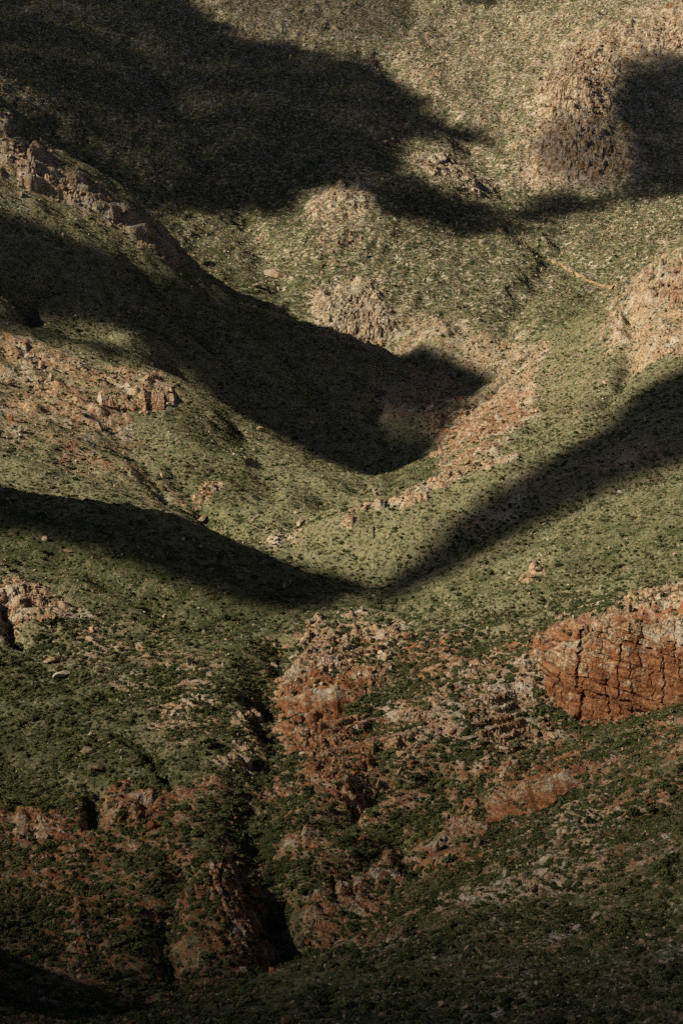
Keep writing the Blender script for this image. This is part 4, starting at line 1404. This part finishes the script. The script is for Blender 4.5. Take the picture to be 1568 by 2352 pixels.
for lb, x_, y_, px_, shp, colr in NAMED:
    put_boulder("boulder", lb, x_, y_, px_, shp, colr)
w_b = (sV & INF) * (.05 + rock[sub] * 1.2) * np.clip(900 / sR, .2, 2.2)
bi, bj, bp = scatter(w_b, 285, gB)
for a, b_, pt in zip(bi, bj, bp):
    x_, y_ = PX[a, b_], PY[a, b_]
    rd_ = red[a, b_]
    tone = "red" if rd_ > .7 else ("rust streaked" if rd_ > .42 else "pale tan")
    colr = {"red": "red", "rust streaked": "mix", "pale tan": "tan"}[tone]
    shp = gB.choice(["block", "slab", "column"])
    o_ = link("boulder", gB.choice(LIB[(shp, colr)]), category="boulder")
    describe(o_, "%s %s boulder" % ({"block": "blocky", "slab": "flat", "column": "upright"}[shp], tone), x_, y_)
    s_ = max(1.5, 15 * math.hypot(pt[0], pt[1]) * 2 * TH / 1568) * gB.uniform(.75, 1.5)
    o_.location = pt + np.array([0, 0, s_ * .1])
    o_.rotation_euler = (gB.normal(0, .3), gB.normal(0, .3), gB.uniform(0, 6.28))
    o_.scale = (s_, s_ * gB.uniform(.7, 1.1), s_ * gB.uniform(.7, 1.1))
write_labels("boulder")
print("boulders", time.time() - T0)

# ------------------------------------------------------------------ single shrubs: the largest ones in view
gS = np.random.default_rng(21)
SHRUB = [shrub_mesh(500 + q) for q in range(6)]
w_s = (sV & INF) * (sPY > 1150) * bush[sub] ** 1.6 * np.clip(700 / sR, .3, 1.6) * (1 - .8 * sstep(.6, .9, rock[sub]))
si_, sj_, sp_ = scatter(w_s, 300, gS)
shrub_src = []
for q, (a, b_, pt) in enumerate(zip(si_, sj_, sp_)):
    o_ = link("shrub", SHRUB[q % 6], category="shrub")
    s_ = gS.uniform(1.1, 2.0)
    describe(o_, "%s dark green shrub" % ("broad" if s_ > 1.7 else "rounded" if s_ > 1.4 else "small bushy"), PX[a, b_], PY[a, b_])
    o_.location = pt - np.array([0, 0, .12 * s_])
    o_.rotation_euler = (gS.normal(0, .08), gS.normal(0, .08), gS.uniform(0, 6.28))
    o_.scale = (s_ * gS.uniform(.9, 1.3), s_ * gS.uniform(.9, 1.3), s_ * gS.uniform(.75, 1.05))
    if q < 6:
        shrub_src.append(o_)

write_labels("shrub")
# ------------------------------------------------------------------ the uncountable rest: scrub, grass, rubble


def strew(name, pts, scl, rot, sources, gen, **props):
    """points carrying size and turn; each draws one of the source shapes"""
    n = len(pts)
    me = bpy.data.meshes.new(name)
    me.vertices.add(n)
    me.vertices.foreach_set("co", np.ascontiguousarray(pts, np.float32).ravel())
    for an, av in (("size", scl), ("turn", rot)):
        at_ = me.attributes.new(an, 'FLOAT_VECTOR', 'POINT')
        at_.data.foreach_set("vector", np.ascontiguousarray(av, np.float32).ravel())
    at_ = me.attributes.new("pick", 'INT', 'POINT')
    at_.data.foreach_set("value", gen.integers(0, len(sources), n).astype(np.int32))
    o_ = link(name, me, kind="stuff", **props)
    ng = bpy.data.node_groups.new(name, 'GeometryNodeTree')
    ng.interface.new_socket("Geometry", in_out='INPUT', socket_type='NodeSocketGeometry')
    ng.interface.new_socket("Geometry", in_out='OUTPUT', socket_type='NodeSocketGeometry')
    N, Lk = ng.nodes, ng.links
    gi, go = N.new("NodeGroupInput"), N.new("NodeGroupOutput")
    j_ = N.new("GeometryNodeJoinGeometry")
    for s_ in sources:
        oi = N.new("GeometryNodeObjectInfo")
        oi.inputs["Object"].default_value = s_
        oi.transform_space = 'ORIGINAL'
        gti = N.new("GeometryNodeGeometryToInstance")
        Lk.new(oi.outputs["Geometry"], gti.inputs[0])
        Lk.new(gti.outputs[0], j_.inputs[0])
    iop = N.new("GeometryNodeInstanceOnPoints")
    iop.inputs["Pick Instance"].default_value = True

    def na(nm_, ty):
        x_ = N.new("GeometryNodeInputNamedAttribute")
        x_.data_type = ty
        x_.inputs["Name"].default_value = nm_
        return [z_ for z_ in x_.outputs if z_.enabled and z_.name == "Attribute"][0]
    e2r = N.new("FunctionNodeEulerToRotation")
    Lk.new(na("turn", 'FLOAT_VECTOR'), e2r.inputs[0])
    Lk.new(gi.outputs[0], iop.inputs["Points"])
    Lk.new(j_.outputs[0], iop.inputs["Instance"])
    Lk.new(na("pick", 'INT'), iop.inputs["Instance Index"])
    Lk.new(e2r.outputs[0], iop.inputs["Rotation"])
    Lk.new(na("size", 'FLOAT_VECTOR'), iop.inputs["Scale"])
    Lk.new(iop.outputs[0], go.inputs[0])
    md = o_.modifiers.new("strew", 'NODES')
    md.node_group = ng
    return o_


sX, sY = X[sub], Y[sub]
clump = fbm(sX, sY, 18.0, 3, 120)
clump2 = fbm(sX, sY, 7.0, 2, 130)
side = np.where(sV, 1.0, .35) * (INF | (np.abs(sPX - 784) < 1100))
far_w = (sR / 900) ** .9
hollow = np.clip((smooth2(Z, 40) - Z)[sub] / (1.1 * np.clip(sR / 800, .7, 2)), -.8, 1.6)
rs = rock[sub]


def rnd(gen, n, lo, hi):
    return gen.uniform(lo, hi, n)


# scrub
w = side * far_w * (bush[sub] ** 1.3 + .03) * np.clip(1 + (.8 + .9 * (sR < 620)) * clump + .6 * clump2 + .9 * hollow, .06, 3.5) * (1 - .75 * sstep(.65, .95, rs)) * (1 + .5 * (sR < 730) * (sR > 500))
n = 112000
a, b_, pt = scatter(w, n, gS)
s_ = np.exp(gS.normal(-.42, .34, n) + (RAD[a, b_] < 650) * gS.normal(-.18, .28, n)) * np.clip(1.35 - RAD[a, b_] / 2200, .95, 1.25)
pt[:, 2] -= .15 * s_
scl = np.stack([s_ * rnd(gS, n, .8, 1.3), s_ * rnd(gS, n, .8, 1.3), s_ * rnd(gS, n, .6, 1.0)], -1)
rot = np.stack([gS.normal(0, .1, n), gS.normal(0, .1, n), rnd(gS, n, 0, 6.28)], -1)
strew("scrub", pt, scl, rot, shrub_src, gS, label="low dark green scrub covering the valley slopes", category="scrub")
# tussock grass
tus = []
w = side * far_w * np.clip(1 - 1.1 * rs, .05, 1) * np.clip(1 + clump2, .2, 2)
n = 70000
a, b_, pt = scatter(w, n, gS)
s_ = np.exp(gS.normal(-.25, .3, n)) * np.clip(RAD[a, b_] / 900, .7, 1.8)
scl = np.stack([s_, s_, s_ * rnd(gS, n, .5, 1.0)], -1)
rot = np.stack([gS.normal(0, .15, n), gS.normal(0, .15, n), rnd(gS, n, 0, 6.28)], -1)
for q in range(3):
    o_ = link("grass_tussock", tussock_mesh(700 + q), kind="stuff", label="pale grass tussock among the scrub")
    o_.location = pt[q]
    o_.rotation_euler = rot[q]
    o_.scale = scl[q]
    tus.append(o_)
strew("tussock_grass", pt[3:], scl[3:], rot[3:], tus, gS, label="pale tussock grass between the shrubs", category="grass")
# rubble
BS = {}
for o_ in S.objects:
    if o_.name.startswith("rock_block") or o_.name.startswith("boulder"):
        for (sn, cn), ms in LIB.items():
            if o_.type == 'MESH' and o_.data in ms:
                BS.setdefault(cn, {}).setdefault(o_.data.name, o_)
w0 = side * (far_w + 1.1 * (sR < 760)) * (.06 + .10 * sstep(1250, 1600, sR) + rs ** 1.3) * np.clip(1 + 1.2 * clump2, .15, 3)
for cn, nm, lb, n, ww in (("tan", "pale_rubble", "pale tan stones strewn over the slopes", 125000, w0 * (1.05 - red[sub])), ("mix", "rust_rubble", "rust streaked stones strewn below the crags", 26000, w0 * (red[sub] + .05)),
                          ("red", "red_rubble", "red stones strewn below the red cliffs", 14000, w0 * sstep(.4, .9, red[sub]))):
    a, b_, pt = scatter(ww, n, gB)
    s_ = np.exp(gB.normal(-.45, .45, n)) * np.clip(RAD[a, b_] / 800, .72, 2.6)
    scl = np.stack([s_ * rnd(gB, n, .7, 1.4), s_ * rnd(gB, n, .6, 1.1), s_ * rnd(gB, n, .5, 1.1)], -1)
    rot = np.stack([gB.normal(0, .35, n), gB.normal(0, .35, n), rnd(gB, n, 0, 6.28)], -1)
    strew(nm, pt, scl, rot, list(BS[cn].values())[:10], gB, label=lb, category="stones")
print("strewn", time.time() - T0)

# ------------------------------------------------------------------ dirt track on the far slope
m_path, nt, b, out = new_mat("ochre_dirt")
nb = NB(nt)
nt.links.new(nb.mix(nb.noise(nb.pos(), .4, 3), (.24, .16, .08, 1), (.30, .21, .11, 1)), b.inputs["Base Color"])
tr = [(1192, 547), (1225, 583), (1270, 603), (1310, 625), (1345, 645), (1380, 657), (1408, 664)]
vs = []
xs = np.linspace(0, len(tr) - 1, 60)
for t in xs:
    x_ = np.interp(t, range(len(tr)), [q[0] for q in tr])
    y_ = np.interp(t, range(len(tr)), [q[1] for q in tr])
    d2 = (sPX - x_) ** 2 + (sPY - y_) ** 2 + (~sV) * 1e6
    a, b_ = np.unravel_index(np.argmin(d2), d2.shape)
    vs.append((X[a + I0, b_ + J0], Y[a + I0, b_ + J0], Z[a + I0, b_ + J0]))
vs = np.array(vs)
for _ in range(3):
    vs[1:-1, :2] = (vs[:-2, :2] + vs[1:-1, :2] + vs[2:, :2]) / 3
ev = []
for q, v in enumerate(vs):
    t = vs[min(q + 1, 59)] - vs[max(q - 1, 0)]
    nrm = np.array([-t[1], t[0]]) / (np.hypot(t[0], t[1]) + 1e-6)
    wd = .35 + .3 * math.sin(q * .9) ** 2 + 1.3 * (q / 60) ** 2
    for sgn in (-1, 0, 1):
        xx, yy = v[:2] + nrm * wd * sgn
        r_, az_ = math.hypot(xx, yy), math.atan2(xx, yy)
        fi, fj = np.interp(r_, RR, np.arange(NR)), np.interp(az_, AZ, np.arange(NA))
        i_, j_ = int(fi), int(fj)
        ev.append((xx, yy, Z[i_:i_ + 2, j_:j_ + 2].max() + .25))
fc = [(q * 3 + s__, q * 3 + s__ + 1, q * 3 + s__ + 4, q * 3 + s__ + 3) for q in range(59) for s__ in (0, 1)]
link("dirt_path", make_mesh("dirt_path", np.array(ev), np.array(fc), m_path), kind="structure", label="thin ochre dirt track on the far slope")
print("objects", len(S.objects), time.time() - T0)
